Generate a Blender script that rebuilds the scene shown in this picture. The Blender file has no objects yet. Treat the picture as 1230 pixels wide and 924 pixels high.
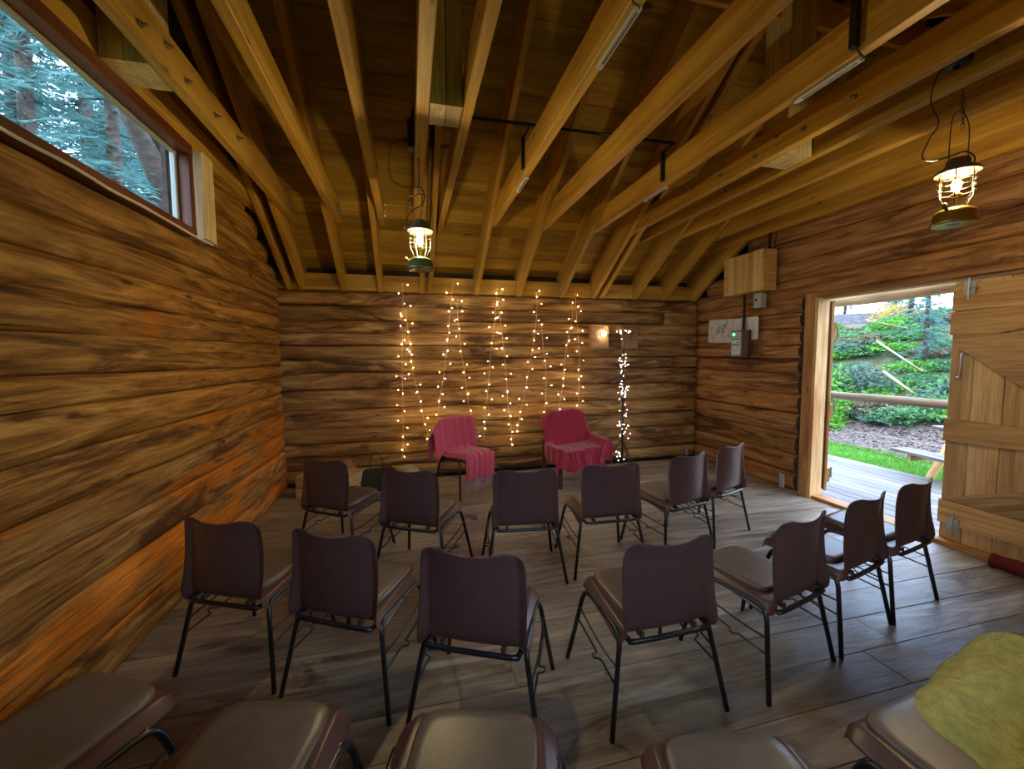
import bpy, bmesh, math, random
from mathutils import Vector, Matrix, noise as mnoise

S = bpy.context.scene
COL = S.collection
R = random.Random(11)
PI = math.pi
D0 = math.radians

# ------------------------------------------------------------------ camera, sky, exposure
F_PX, PITCH, YAW, ROLL, CAM_H = 492.0, .0712, .2435, -.0061, 1.6
_cp, _sp, _cs, _ss = math.cos(PITCH), math.sin(PITCH), math.cos(YAW), math.sin(YAW)
_fw = Vector((_ss*_cp, _cs*_cp, -_sp)); _rt = Vector((_cs, -_ss, 0)); _up = _rt.cross(_fw)
_c, _s = math.cos(ROLL), math.sin(ROLL)
_rt, _up = _rt*_c+_up*_s, _up*_c-_rt*_s
cam_data = bpy.data.cameras.new('camera')
cam_data.sensor_width = 36.0; cam_data.lens = F_PX/1230*36.0
cam_data.clip_start = .02; cam_data.clip_end = 300
cam = bpy.data.objects.new('camera', cam_data); COL.objects.link(cam)
cam.matrix_world = Matrix((( _rt.x, _up.x, -_fw.x, 0), (_rt.y, _up.y, -_fw.y, 0), (_rt.z, _up.z, -_fw.z, CAM_H), (0, 0, 0, 1)))
S.camera = cam

SKY_STRENGTH = 6.2
world = bpy.data.worlds.new('sky'); S.world = world; world.use_nodes = True
nt = world.node_tree; nt.nodes.clear()
w_out = nt.nodes.new('ShaderNodeOutputWorld'); w_bg = nt.nodes.new('ShaderNodeBackground')
w_tc = nt.nodes.new('ShaderNodeTexCoord'); w_n = nt.nodes.new('ShaderNodeTexNoise'); w_r = nt.nodes.new('ShaderNodeValToRGB')
w_n.inputs['Scale'].default_value = 2.2; w_n.inputs['Detail'].default_value = 5
w_r.color_ramp.elements[0].position = .35; w_r.color_ramp.elements[0].color = (.36, .55, .95, 1)
w_r.color_ramp.elements[1].position = .66; w_r.color_ramp.elements[1].color = (.80, .90, 1.0, 1)
nt.links.new(w_tc.outputs['Generated'], w_n.inputs['Vector']); nt.links.new(w_n.outputs['Fac'], w_r.inputs['Fac'])
nt.links.new(w_r.outputs['Color'], w_bg.inputs['Color']); w_bg.inputs['Strength'].default_value = SKY_STRENGTH
nt.links.new(w_bg.outputs['Background'], w_out.inputs['Surface'])

LANTERN_W = 74.0       # bulb power of each hanging lantern
FAIRY = 95.0          # emission of a warm fairy bulb
vs = S.view_settings
vs.view_transform = 'Standard'; vs.look = 'None'; vs.gamma = 1.0; vs.use_curve_mapping = False
vs.exposure = 0.85
S.cycles.max_bounces = 10; S.cycles.diffuse_bounces = 6; S.cycles.transparent_max_bounces = 16
S.cycles.sample_clamp_indirect = 6.0
S.cycles.caustics_reflective = False; S.cycles.caustics_refractive = False

# ------------------------------------------------------------------ material helpers
def new_mat(name):
    m = bpy.data.materials.new(name); m.use_nodes = True
    t = m.node_tree; b = t.nodes['Principled BSDF']
    return m, t, b

def simple(name, col, rough=.5, metal=0, spec=None, emit=None, strength=0, bump=0, bscale=60, var=0, coat=0):
    m, t, b = new_mat(name)
    b.inputs['Base Color'].default_value = (*col, 1); b.inputs['Roughness'].default_value = rough
    b.inputs['Metallic'].default_value = metal
    if spec is not None: b.inputs['Specular IOR Level'].default_value = spec
    if coat: b.inputs['Coat Weight'].default_value = coat; b.inputs['Coat Roughness'].default_value = .15
    if emit: b.inputs['Emission Color'].default_value = (*emit, 1); b.inputs['Emission Strength'].default_value = strength
    tc = t.nodes.new('ShaderNodeTexCoord'); n = t.nodes.new('ShaderNodeTexNoise')
    n.inputs['Scale'].default_value = bscale; n.inputs['Detail'].default_value = 4
    t.links.new(tc.outputs['Object'], n.inputs['Vector'])
    if var:
        mr = t.nodes.new('ShaderNodeMapRange'); mr.inputs['To Min'].default_value = 1-var; mr.inputs['To Max'].default_value = 1+var
        mr.inputs['From Min'].default_value = .3; mr.inputs['From Max'].default_value = .7
        n2 = t.nodes.new('ShaderNodeTexNoise'); n2.inputs['Scale'].default_value = bscale*.12; n2.inputs['Detail'].default_value = 5
        t.links.new(tc.outputs['Object'], n2.inputs['Vector']); t.links.new(n2.outputs['Fac'], mr.inputs['Value'])
        hsv = t.nodes.new('ShaderNodeHueSaturation'); hsv.inputs['Color'].default_value = (*col, 1)
        t.links.new(mr.outputs['Result'], hsv.inputs['Value']); t.links.new(hsv.outputs['Color'], b.inputs['Base Color'])
    if bump:
        bp = t.nodes.new('ShaderNodeBump'); bp.inputs['Strength'].default_value = bump; bp.inputs['Distance'].default_value = .004
        t.links.new(n.outputs['Fac'], bp.inputs['Height']); t.links.new(bp.outputs['Normal'], b.inputs['Normal'])
    return m

def wood(name, dark, mid, light, stretch=(.9, 9, 9), fine=(2.5, 75, 75), patch=None, patch_amt=.5, patch_scale=(.9, 6, 6),
         hot=None, hot_amt=.6, knots=.09, knot_scale=(1.6, 5, 5), rough=.62, bump=.35, dist=1.2, val=(.78, 1.18), spec=.3, cracks=0.0, rough_var=0):
    """timber with the grain along the local X axis; every object gets its own piece of the pattern"""
    m, t, b = new_mat(name); N, L = t.nodes.new, t.links.new
    tc = N('ShaderNodeTexCoord'); oi = N('ShaderNodeObjectInfo')
    vm = N('ShaderNodeVectorMath'); vm.operation = 'SCALE'; vm.inputs[0].default_value = (37.1, 23.7, 51.3); L(oi.outputs['Random'], vm.inputs['Scale'])
    ad = N('ShaderNodeVectorMath'); L(tc.outputs['Object'], ad.inputs[0]); L(vm.outputs[0], ad.inputs[1])
    def mp(sc):
        q = N('ShaderNodeVectorMath'); q.operation = 'MULTIPLY'; L(ad.outputs[0], q.inputs[0]); q.inputs[1].default_value = sc; return q.outputs[0]
    def noi(sc, det=6, ds=0., ro=.55):
        q = N('ShaderNodeTexNoise'); q.inputs['Scale'].default_value = 1; q.inputs['Detail'].default_value = det
        q.inputs['Distortion'].default_value = ds; q.inputs['Roughness'].default_value = ro; L(mp(sc), q.inputs['Vector']); return q.outputs['Fac']
    def ramp(fac, els):
        q = N('ShaderNodeValToRGB'); e = q.color_ramp.elements
        e[0].position, e[0].color = els[0][0], (*els[0][1], 1); e[1].position, e[1].color = els[-1][0], (*els[-1][1], 1)
        for p, c in els[1:-1]:
            x = e.new(p); x.color = (*c, 1)
        L(fac, q.inputs['Fac']); return q.outputs['Color']
    def mix(fac, a, c, mode='MIX'):
        q = N('ShaderNodeMix'); q.data_type = 'RGBA'; q.blend_type = mode
        if isinstance(fac, float): q.inputs[0].default_value = fac
        else: L(fac, q.inputs[0])
        for sock, v in ((q.inputs[6], a), (q.inputs[7], c)):
            if isinstance(v, tuple): sock.default_value = (*v, 1)
            else: L(v, sock)
        return q.outputs[2]
    def mr(v, a, b_, c, d):
        q = N('ShaderNodeMapRange'); L(v, q.inputs['Value'])
        for i, x in enumerate((a, b_, c, d)): q.inputs[i+1].default_value = x
        return q.outputs['Result']
    base = noi(stretch, 6, dist)
    col = ramp(base, [(.30, dark), (.50, mid), (.70, light)])
    fn = noi(fine, 4, .4, .7)
    g = mr(fn, .30, .70, .66, 1.2)
    if hot:
        h = mr(noi((.55, 3.2, 3.2), 3, .5), hot_amt, hot_amt+.07, 0, .85); col = mix(h, col, hot)
    if patch:
        pf = noi(patch_scale, 8, .8, .68)
        col = mix(mr(pf, patch_amt, patch_amt+.09, 0, .88), col, patch)
    if cracks:
        col = mix(mr(noi((.55, 30, 30), 3, 1.2, .5), .615, .67, 0, cracks), col, tuple(x*.25 for x in dark))
    kv = N('ShaderNodeTexVoronoi'); kv.inputs['Scale'].default_value = 1; L(mp(knot_scale), kv.inputs['Vector'])
    kf = mr(kv.outputs['Distance'], knots*.45, knots, .85, 0)
    col = mix(kf, col, tuple(x*.28 for x in dark))
    hs = N('ShaderNodeHueSaturation'); L(col, hs.inputs['Color'])
    mul = N('ShaderNodeMath'); mul.operation = 'MULTIPLY'; L(g, mul.inputs[0]); L(mr(oi.outputs['Random'], 0, 1, *val), mul.inputs[1])
    L(mul.outputs[0], hs.inputs['Value']); L(hs.outputs['Color'], b.inputs['Base Color'])
    b.inputs['Roughness'].default_value = rough; b.inputs['Specular IOR Level'].default_value = spec
    if rough_var: L(mr(base, .3, .7, rough-rough_var, rough+rough_var), b.inputs['Roughness'])
    hgt = N('ShaderNodeMath'); hgt.operation = 'MULTIPLY_ADD'; L(base, hgt.inputs[0]); hgt.inputs[1].default_value = 2.0; L(fn, hgt.inputs[2])
    bp = N('ShaderNodeBump'); bp.inputs['Strength'].default_value = bump; bp.inputs['Distance'].default_value = .012
    L(hgt.outputs[0], bp.inputs['Height']); L(bp.outputs['Normal'], b.inputs['Normal'])
    return m

M = {}
LW = dict(patch=(.10, .038, .012), patch_amt=.535, knots=.10, dist=2.6, cracks=.45, fine=(3, 60, 60), bump=.6)
M['log_left'] = wood('log_golden', (.15, .058, .010), (.43, .20, .040), (.66, .37, .10), hot=(.60, .20, .016), hot_amt=.61, **LW)
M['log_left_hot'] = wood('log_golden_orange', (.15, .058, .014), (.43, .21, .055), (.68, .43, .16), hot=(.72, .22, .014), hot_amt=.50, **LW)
M['log_back'] = wood('log_brown', (.15, .064, .020), (.40, .200, .062), (.66, .41, .155), stretch=(.8, 6, 6), patch_scale=(.8, 4.2, 4.2), patch=(.080, .032, .014), patch_amt=.515, hot=(.46, .19, .04), hot_amt=.64, knots=.07, dist=2.0, cracks=.5, fine=(3, 60, 60), bump=.6)
M['log_right'] = wood('log_russet', (.19, .075, .022), (.40, .185, .058), (.56, .31, .11), patch=(.10, .036, .014), patch_amt=.53, hot=(.46, .15, .035), hot_amt=.60, knots=.10, dist=2.2, cracks=.5, fine=(3, 60, 60), bump=.6)
M['log_end_and_gap'] = wood('log_end_and_gap_dark', (.022, .012, .008), (.05, .028, .018), (.09, .05, .03), knots=.02, val=(.9, 1.1))  # dark stained log ends; also paints shade into eaves gap and backing
M['joist'] = wood('joist_timber', (.36, .175, .022), (.54, .30, .048), (.66, .41, .085), stretch=(.5, 9, 9), knots=.085, knot_scale=(1.9, 6, 6), bump=.15, val=(.84, 1.14), rough=.55, dist=.5)
M['pale'] = wood('pale_timber', (.50, .38, .19), (.66, .52, .28), (.76, .63, .38), stretch=(.5, 9, 9), knots=.06, bump=.15)
M['board'] = wood('roof_board', (.28, .15, .018), (.44, .26, .034), (.58, .37, .06), stretch=(.6, 7, 7), knots=.17, knot_scale=(1.7, 4.2, 4.2), bump=.2, val=(.72, 1.2), dist=.7)
M['trim'] = wood('door_trim', (.26, .115, .035), (.40, .19, .065), (.50, .27, .10), knots=.06, bump=.2)
M['ply'] = wood('box_board', (.50, .29, .085), (.62, .39, .13), (.70, .47, .18), stretch=(.5, 7, 7), knots=.03, bump=.1)
M['door'] = wood('door_board', (.40, .21, .08), (.60, .37, .16), (.72, .49, .25), stretch=(.5, 6, 6), knots=.13, knot_scale=(1.8, 5, 5), hot=(.42, .17, .05), hot_amt=.60, bump=.2, dist=1.6)
M['ledge'] = wood('door_ledge', (.38, .20, .065), (.56, .33, .13), (.68, .44, .19), stretch=(.6, 8, 8), knots=.07, hot=(.38, .14, .04), hot_amt=.62, bump=.2, dist=1.5)
M['brace'] = wood('door_brace', (.20, .11, .05), (.36, .21, .10), (.46, .29, .15), stretch=(.8, 10, 10), knots=.09, bump=.3, dist=2.4)
M['brace_up'] = wood('door_brace_upper', (.30, .155, .06), (.46, .26, .11), (.56, .35, .16), stretch=(.8, 8, 8), knots=.08, bump=.2, dist=1.8)
M['floor'] = wood('floor_plank', (.165, .130, .098), (.30, .245, .190), (.46, .395, .315), stretch=(.9, 7, 7), fine=(3, 50, 50), patch=(.085, .060, .045), patch_amt=.56, patch_scale=(1.6, 3.5, 3.5), knots=.06, rough=.40, rough_var=.10, bump=.22, dist=1.8, val=(.82, 1.12), spec=.5)
M['deck'] = wood('deck_plank', (.11, .10, .095), (.17, .155, .145), (.23, .21, .20), stretch=(.9, 8, 8), knots=.03, rough=.5, bump=.2)
M['beam_out'] = wood('porch_beam', (.28, .17, .07), (.44, .29, .13), (.55, .38, .19), bump=.3)
M['rail'] = wood('rail_wood', (.12, .08, .05), (.24, .17, .10), (.36, .28, .2), bump=.4)
M['sill'] = wood('window_frame_wood', (.10, .028, .012), (.17, .052, .022), (.24, .08, .035), knots=.03, bump=.1, rough=.45)
M['crate'] = wood('crate_wood', (.42, .28, .13), (.58, .42, .22), (.66, .5, .3), knots=.05, bump=.15)
M['bark'] = wood('bark', (.035, .024, .018), (.075, .052, .038), (.13, .10, .08), stretch=(2, 9, 9), bump=.8, dist=2)
M['white_caulk'] = simple('white_filler', (.70, .68, .66), .6, bump=.3)
M['plastic'] = simple('brown_plastic', (.100, .047, .041), .36, spec=.5, var=.10, bump=.06, bscale=140)
M['vinyl'] = simple('brown_vinyl', (.145, .108, .082), .36, spec=.5, var=.14, bump=.12, bscale=160)
M['black_metal'] = simple('black_metal', (.012, .012, .016), .30, metal=.0, spec=.6, var=.1)
M['black'] = simple('black_plastic', (.012, .011, .011), .5)
M['darkseat'] = simple('charcoal_plastic', (.022, .020, .024), .45)
M['steel'] = simple('steel', (.45, .45, .44), .35, metal=.9)
M['zinc'] = simple('zinc', (.42, .45, .46), .5, metal=.6, var=.15)
M['brass'] = simple('worn_brass', (.33, .23, .055), .32, metal=.85, var=.25, bscale=40)
M['lantern_green'] = simple('green_enamel', (.10, .13, .05), .22, metal=.5, var=.3)
M['hood'] = simple('enamel_hood', (.13, .10, .06), .4, metal=.5, var=.2)
M['cage'] = simple('cage_wire', (.06, .05, .03), .35, metal=.6)
M['bulb'] = simple('bulb_glow', (1, .8, .5), .4, emit=(1, .80, .42), strength=25)
M['bulb_in'] = M['bulb']
M['fairy'] = simple('fairy_glow', (1, .8, .4), .4, emit=(1, .62, .10), strength=FAIRY)
M['fairy_pale'] = simple('fairy_glow_pale', (1, .8, .5), .4, emit=(1, .72, .36), strength=FAIRY)
M['fairy_cool'] = simple('fairy_cool_glow', (1, .95, .9), .4, emit=(1, .84, .78), strength=14)
M['spot'] = simple('spot_glow', (1, .95, .85), .4, emit=(1, .90, .72), strength=110)
M['wire'] = simple('pale_wire', (.80, .72, .52), .5)
M['strip'] = simple('strip_body', (.55, .55, .55), .4)
M['strip_lens'] = simple('strip_lens', (.20, .19, .18), .2)
M['glass'] = None
M['throw_pink'] = None
M['grey'] = simple('grey_plastic', (.40, .42, .38), .5)
M['red_fabric'] = simple('dark_red_fabric', (.14, .012, .016), .95, bump=.5, bscale=200)
M['bag'] = simple('dark_bag', (.018, .022, .016), .9, bump=.5)
M['stone'] = simple('pale_weathered_wood', (.40, .32, .22), .8, bump=.8, bscale=18, var=.3)
M['burl'] = simple('orange_wood_lump', (.30, .135, .055), .8, bump=.8, bscale=18, var=.3)
M['paper'] = simple('laminated_paper', (.62, .60, .54), .3, var=.05)
M['ink_green'] = simple('green_print', (.12, .22, .10), .4)
M['ink'] = simple('ink_print', (.22, .22, .20), .4)
M['stamp'] = simple('stamp_ink', (.10, .05, .03), .6)
M['led'] = simple('green_led', (.1, .8, .2), .4, emit=(.05, 1, .15), strength=4)
M['label_white'] = simple('white_label', (.62, .68, .75), .4)
M['dark_board'] = simple('dark_backboard', (.075, .030, .018), .5, var=.2)
M['leg_red'] = simple('mahogany_leg', (.09, .018, .018), .35)

def glass_mat():
    m, t, b = new_mat('window_glass'); t.nodes.remove(b); N, L = t.nodes.new, t.links.new
    tr = N('ShaderNodeBsdfTransparent'); tr.inputs['Color'].default_value = (.88, .94, .95, 1)
    gl = N('ShaderNodeBsdfGlossy'); gl.inputs['Roughness'].default_value = .05
    lw = N('ShaderNodeLayerWeight'); fr = N('ShaderNodeMath'); fr.operation = 'POWER'; L(lw.outputs['Facing'], fr.inputs[0]); fr.inputs[1].default_value = 5
    mx = N('ShaderNodeMixShader'); L(fr.outputs[0], mx.inputs[0]); L(tr.outputs[0], mx.inputs[1]); L(gl.outputs[0], mx.inputs[2])
    L(mx.outputs[0], t.nodes['Material Output'].inputs['Surface']); return m
M['glass'] = glass_mat()

def cloth(name, c1, c2, stripe_axis=0, freq=55, rough=.95):
    m, t, b = new_mat(name); N, L = t.nodes.new, t.links.new
    uv = N('ShaderNodeUVMap'); uv.uv_map = 'uv'
    sp = N('ShaderNodeSeparateXYZ'); L(uv.outputs[0], sp.inputs[0])
    cb = N('ShaderNodeCombineXYZ'); L(sp.outputs[stripe_axis], cb.inputs[0])
    n = N('ShaderNodeTexNoise'); n.inputs['Scale'].default_value = freq; n.inputs['Detail'].default_value = 3; n.inputs['Roughness'].default_value = .8
    L(cb.outputs[0], n.inputs['Vector'])
    r = N('ShaderNodeValToRGB'); e = r.color_ramp.elements; e[0].position, e[0].color = .38, (*c2, 1); e[1].position, e[1].color = .56, (*c1, 1)
    L(n.outputs['Fac'], r.inputs['Fac'])
    n2 = N('ShaderNodeTexNoise'); n2.inputs['Scale'].default_value = 260; L(uv.outputs[0], n2.inputs['Vector'])
    mr = N('ShaderNodeMapRange'); mr.inputs[1].default_value = .3; mr.inputs[2].default_value = .7; mr.inputs[3].default_value = .8; mr.inputs[4].default_value = 1.15
    L(n2.outputs['Fac'], mr.inputs[0]); hs = N('ShaderNodeHueSaturation'); L(r.outputs[0], hs.inputs['Color']); L(mr.outputs[0], hs.inputs['Value'])
    L(hs.outputs[0], b.inputs['Base Color']); b.inputs['Roughness'].default_value = rough; b.inputs['Sheen Weight'].default_value = .3
    w = N('ShaderNodeMath'); w.operation = 'ADD'; L(n.outputs['Fac'], w.inputs[0]); L(n2.outputs['Fac'], w.inputs[1])
    bp = N('ShaderNodeBump'); bp.inputs['Strength'].default_value = .6; bp.inputs['Distance'].default_value = .006
    L(w.outputs[0], bp.inputs['Height']); L(bp.outputs[0], b.inputs['Normal']); return m
M['throw_pink'] = cloth('pink_woven_throw', (.66, .075, .125), (.36, .05, .12))
M['throw_crimson'] = cloth('crimson_woven_throw', (.40, .012, .045), (.24, .008, .032), freq=40)
M['fringe'] = cloth('tassel_threads', (.50, .30, .38), (.12, .05, .10), freq=90)
M['fleece'] = simple('mustard_fleece', (.50, .46, .13), 1.0, bump=1.0, bscale=230, var=.25)
M['soil'] = simple('dark_soil', (.05, .045, .03), 1.0, bump=.8, bscale=8, var=.4)
def ground_mat(name, c1, c2, sc, bump=.8):
    m, t, b = new_mat(name); N, L = t.nodes.new, t.links.new
    tc = N('ShaderNodeTexCoord'); n = N('ShaderNodeTexNoise'); n.inputs['Scale'].default_value = sc; n.inputs['Detail'].default_value = 8; n.inputs['Roughness'].default_value = .75
    L(tc.outputs['Object'], n.inputs['Vector']); r = N('ShaderNodeValToRGB'); e = r.color_ramp.elements
    e[0].position, e[0].color = .38, (*c1, 1); e[1].position, e[1].color = .62, (*c2, 1); L(n.outputs['Fac'], r.inputs['Fac'])
    L(r.outputs[0], b.inputs['Base Color']); b.inputs['Roughness'].default_value = 1
    bp = N('ShaderNodeBump'); bp.inputs['Strength'].default_value = bump; bp.inputs['Distance'].default_value = .05
    L(n.outputs['Fac'], bp.inputs['Height']); L(bp.outputs[0], b.inputs['Normal']); return m
M['grass'] = ground_mat('lawn', (.035, .11, .015), (.085, .22, .03), 9)
M['mulch'] = ground_mat('bark_mulch', (.045, .032, .028), (.22, .17, .15), 14)
M['bank'] = ground_mat('bank_earth', (.03, .045, .018), (.09, .10, .045), 3)
def leafmat(name, c, c2):
    m, t, b = new_mat(name); N, L = t.nodes.new, t.links.new
    tc = N('ShaderNodeTexCoord'); n = N('ShaderNodeTexNoise'); n.inputs['Scale'].default_value = 2.5; n.inputs['Detail'].default_value = 6; n.inputs['Roughness'].default_value = .8
    L(tc.outputs['Object'], n.inputs['Vector']); r = N('ShaderNodeValToRGB'); e = r.color_ramp.elements
    e[0].position, e[0].color = .4, (*c, 1); e[1].position, e[1].color = .6, (*c2, 1); L(n.outputs['Fac'], r.inputs['Fac'])
    L(r.outputs[0], b.inputs['Base Color']); b.inputs['Roughness'].default_value = .7
    tl = N('ShaderNodeBsdfTranslucent'); L(r.outputs[0], tl.inputs['Color']); mx = N('ShaderNodeMixShader'); mx.inputs[0].default_value = .35
    L(b.outputs[0], mx.inputs[1]); L(tl.outputs[0], mx.inputs[2]); L(mx.outputs[0], t.nodes['Material Output'].inputs['Surface']); return m
M['leaf_bright'] = leafmat('bright_leaves', (.055, .20, .015), (.13, .36, .03))
M['leaf_mid'] = leafmat('green_leaves', (.04, .13, .05), (.10, .26, .09))
M['leaf_dark'] = leafmat('dusky_leaves', (.035, .08, .06), (.09, .16, .11))
M['leaf_brown'] = leafmat('brown_bracken', (.10, .065, .035), (.19, .14, .08))
M['leaf_yellow'] = leafmat('yellow_leaves', (.45, .26, .02), (.60, .42, .05))
M['needle'] = leafmat('spruce_needles', (.035, .10, .095), (.085, .20, .17))
M['roof_slate'] = ground_mat('hut_roof', (.03, .028, .032), (.085, .08, .09), 6)

# ------------------------------------------------------------------ object helpers
def link_mesh(name, verts, faces, mat, parent=None, smooth=False, mats=None, midx=None, uvs=None):
    me = bpy.data.meshes.new(name); me.from_pydata([tuple(v) for v in verts], [], faces); me.update()
    for m_ in (mats or [mat]): me.materials.append(m_)
    if midx: me.polygons.foreach_set('material_index', midx)
    if smooth: me.polygons.foreach_set('use_smooth', [True]*len(me.polygons))
    if uvs:
        u = me.uv_layers.new(name='uv')
        for lp in me.loops: u.data[lp.index].uv = uvs[lp.vertex_index]
    o = bpy.data.objects.new(name, me); COL.objects.link(o)
    if parent: o.parent = parent
    return o

def tag(o, label=None, cat=None, group=None, kind=None):
    if label: o['label'] = label
    if cat: o['category'] = cat
    if group: o['group'] = group
    if kind: o['kind'] = kind
    return o

def thing(name, label, cat, loc=(0, 0, 0), rz=0, group=None, kind=None):
    o = bpy.data.objects.new(name, None); o.empty_display_size = .1; COL.objects.link(o)
    o.location = loc; o.rotation_euler = (0, 0, rz)
    return tag(o, label, cat, group, kind)

def structure(name, label=None):
    o = bpy.data.objects.new(name, None); COL.objects.link(o); o['kind'] = 'structure'
    if label: o['label'] = label
    o['category'] = name.split('_')[0]
    return o

def dup(o, parent=None):
    c = o.copy(); COL.objects.link(c)
    if parent: c.parent = parent
    for ch in list(o.children): dup(ch, c)
    return c

class Geo:
    def __init__(s): s.v = []; s.f = []; s.m = []
    def add(s, vs, fs, mi=0):
        k = len(s.v); s.v += [Vector(v) for v in vs]; s.f += [tuple(i+k for i in f) for f in fs]; s.m += [mi]*len(fs); return s
    def box(s, x0, x1, y0, y1, z0, z1, mi=0):
        return s.add([(x0,y0,z0),(x1,y0,z0),(x1,y1,z0),(x0,y1,z0),(x0,y0,z1),(x1,y0,z1),(x1,y1,z1),(x0,y1,z1)],
                     [(0,3,2,1),(4,5,6,7),(0,1,5,4),(1,2,6,5),(2,3,7,6),(3,0,4,7)], mi)
    def cbox(s, x0, x1, y0, y1, z0, z1, c=.006, mi=0):
        """box along X whose four long edges are chamfered"""
        pr = [(y0+c,z0),(y1-c,z0),(y1,z0+c),(y1,z1-c),(y1-c,z1),(y0+c,z1),(y0,z1-c),(y0,z0+c)]
        vs = [(x0,y,z) for y, z in pr]+[(x1,y,z) for y, z in pr]
        return s.add(vs, [tuple(range(8))[::-1], tuple(range(8, 16))]+[(i,(i+1)%8,(i+1)%8+8,i+8) for i in range(8)], mi)
    def tube(s, path, r, n=8, closed=False, mi=0, caps=True):
        P = [Vector(p) for p in path]; m_ = len(P); rr = r if isinstance(r, (list, tuple)) else [r]*m_
        T = []
        for i in range(m_):
            a = P[i-1] if (i or closed) else P[0]; b_ = P[(i+1) % m_] if (i < m_-1 or closed) else P[-1]
            T.append((b_-a).normalized())
        u = T[0].orthogonal().normalized(); vs = []; k = 0
        for i in range(m_):
            u = (u-T[i]*u.dot(T[i])).normalized(); w = T[i].cross(u)
            for j in range(n):
                a = 2*PI*j/n; vs.append(P[i]+(u*math.cos(a)+w*math.sin(a))*rr[i])
        fs = []
        for i in range(m_ if closed else m_-1):
            for j in range(n):
                a, b_ = i*n, ((i+1) % m_)*n
                fs.append((a+j, a+(j+1) % n, b_+(j+1) % n, b_+j))
        if caps and not closed: fs += [tuple(range(n))[::-1], tuple((m_-1)*n+j for j in range(n))]
        return s.add(vs, fs, mi)
    def lathe(s, prof, n=24, c=(0, 0, 0), mi=0):
        vs = [(c[0]+r*math.cos(2*PI*j/n), c[1]+r*math.sin(2*PI*j/n), c[2]+z) for r, z in prof for j in range(n)]
        fs = [(i*n+j, i*n+(j+1) % n, (i+1)*n+(j+1) % n, (i+1)*n+j) for i in range(len(prof)-1) for j in range(n)]
        return s.add(vs, fs, mi)
    def ball(s, c, r, nu=8, nv=6, mi=0, sq=(1, 1, 1)):
        prof = [(max(1e-4, math.sin(PI*i/nv))*r, -math.cos(PI*i/nv)*r) for i in range(nv+1)]
        k = len(s.v); s.lathe(prof, nu, (0, 0, 0), mi)
        for i in range(k, len(s.v)): s.v[i] = Vector((s.v[i].x*sq[0]+c[0], s.v[i].y*sq[1]+c[1], s.v[i].z*sq[2]+c[2]))
        return s
    def build(s, name, mat, parent=None, smooth=False, mats=None):
        return link_mesh(name, s.v, s.f, mat, parent, smooth, mats, s.m if mats else None)

def smooth_path(pts, k=4, closed=False):
    P = [Vector(p) for p in pts]; out = []; n = len(P)
    for i in range(n if closed else n-1):
        g = lambda j: P[j % n] if closed else P[max(0, min(n-1, j))]
        a, b_, c, d = g(i-1), g(i), g(i+1), g(i+2)
        for q in range(k):
            t = q/k; out.append(.5*((2*b_)+(c-a)*t+(2*a-5*b_+4*c-d)*t*t+(3*b_-a-3*c+d)*t**3))
    if not closed: out.append(P[-1])
    return out

def beam(name, p0, p1, w, h, mat, parent=None, up=(0, 0, 1), c=.004):
    """squared timber from p0 to p1 (centre line); width w across, height h along up; grain along its length"""
    p0, p1 = Vector(p0), Vector(p1); L = (p1-p0).length; x = (p1-p0).normalized(); y = Vector(up).cross(x).normalized(); z = x.cross(y)
    o = Geo().cbox(0, L, -w/2, w/2, -h/2, h/2, c).build(name, mat, parent)
    o.matrix_basis = Matrix(((x.x,y.x,z.x,p0.x),(x.y,y.y,z.y,p0.y),(x.z,y.z,z.z,p0.z),(0,0,0,1)))
    return o

def bake(o):
    bpy.context.view_layer.update()
    dg = bpy.context.evaluated_depsgraph_get(); me = bpy.data.meshes.new_from_object(o.evaluated_get(dg))
    o.modifiers.clear(); o.data = me

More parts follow.
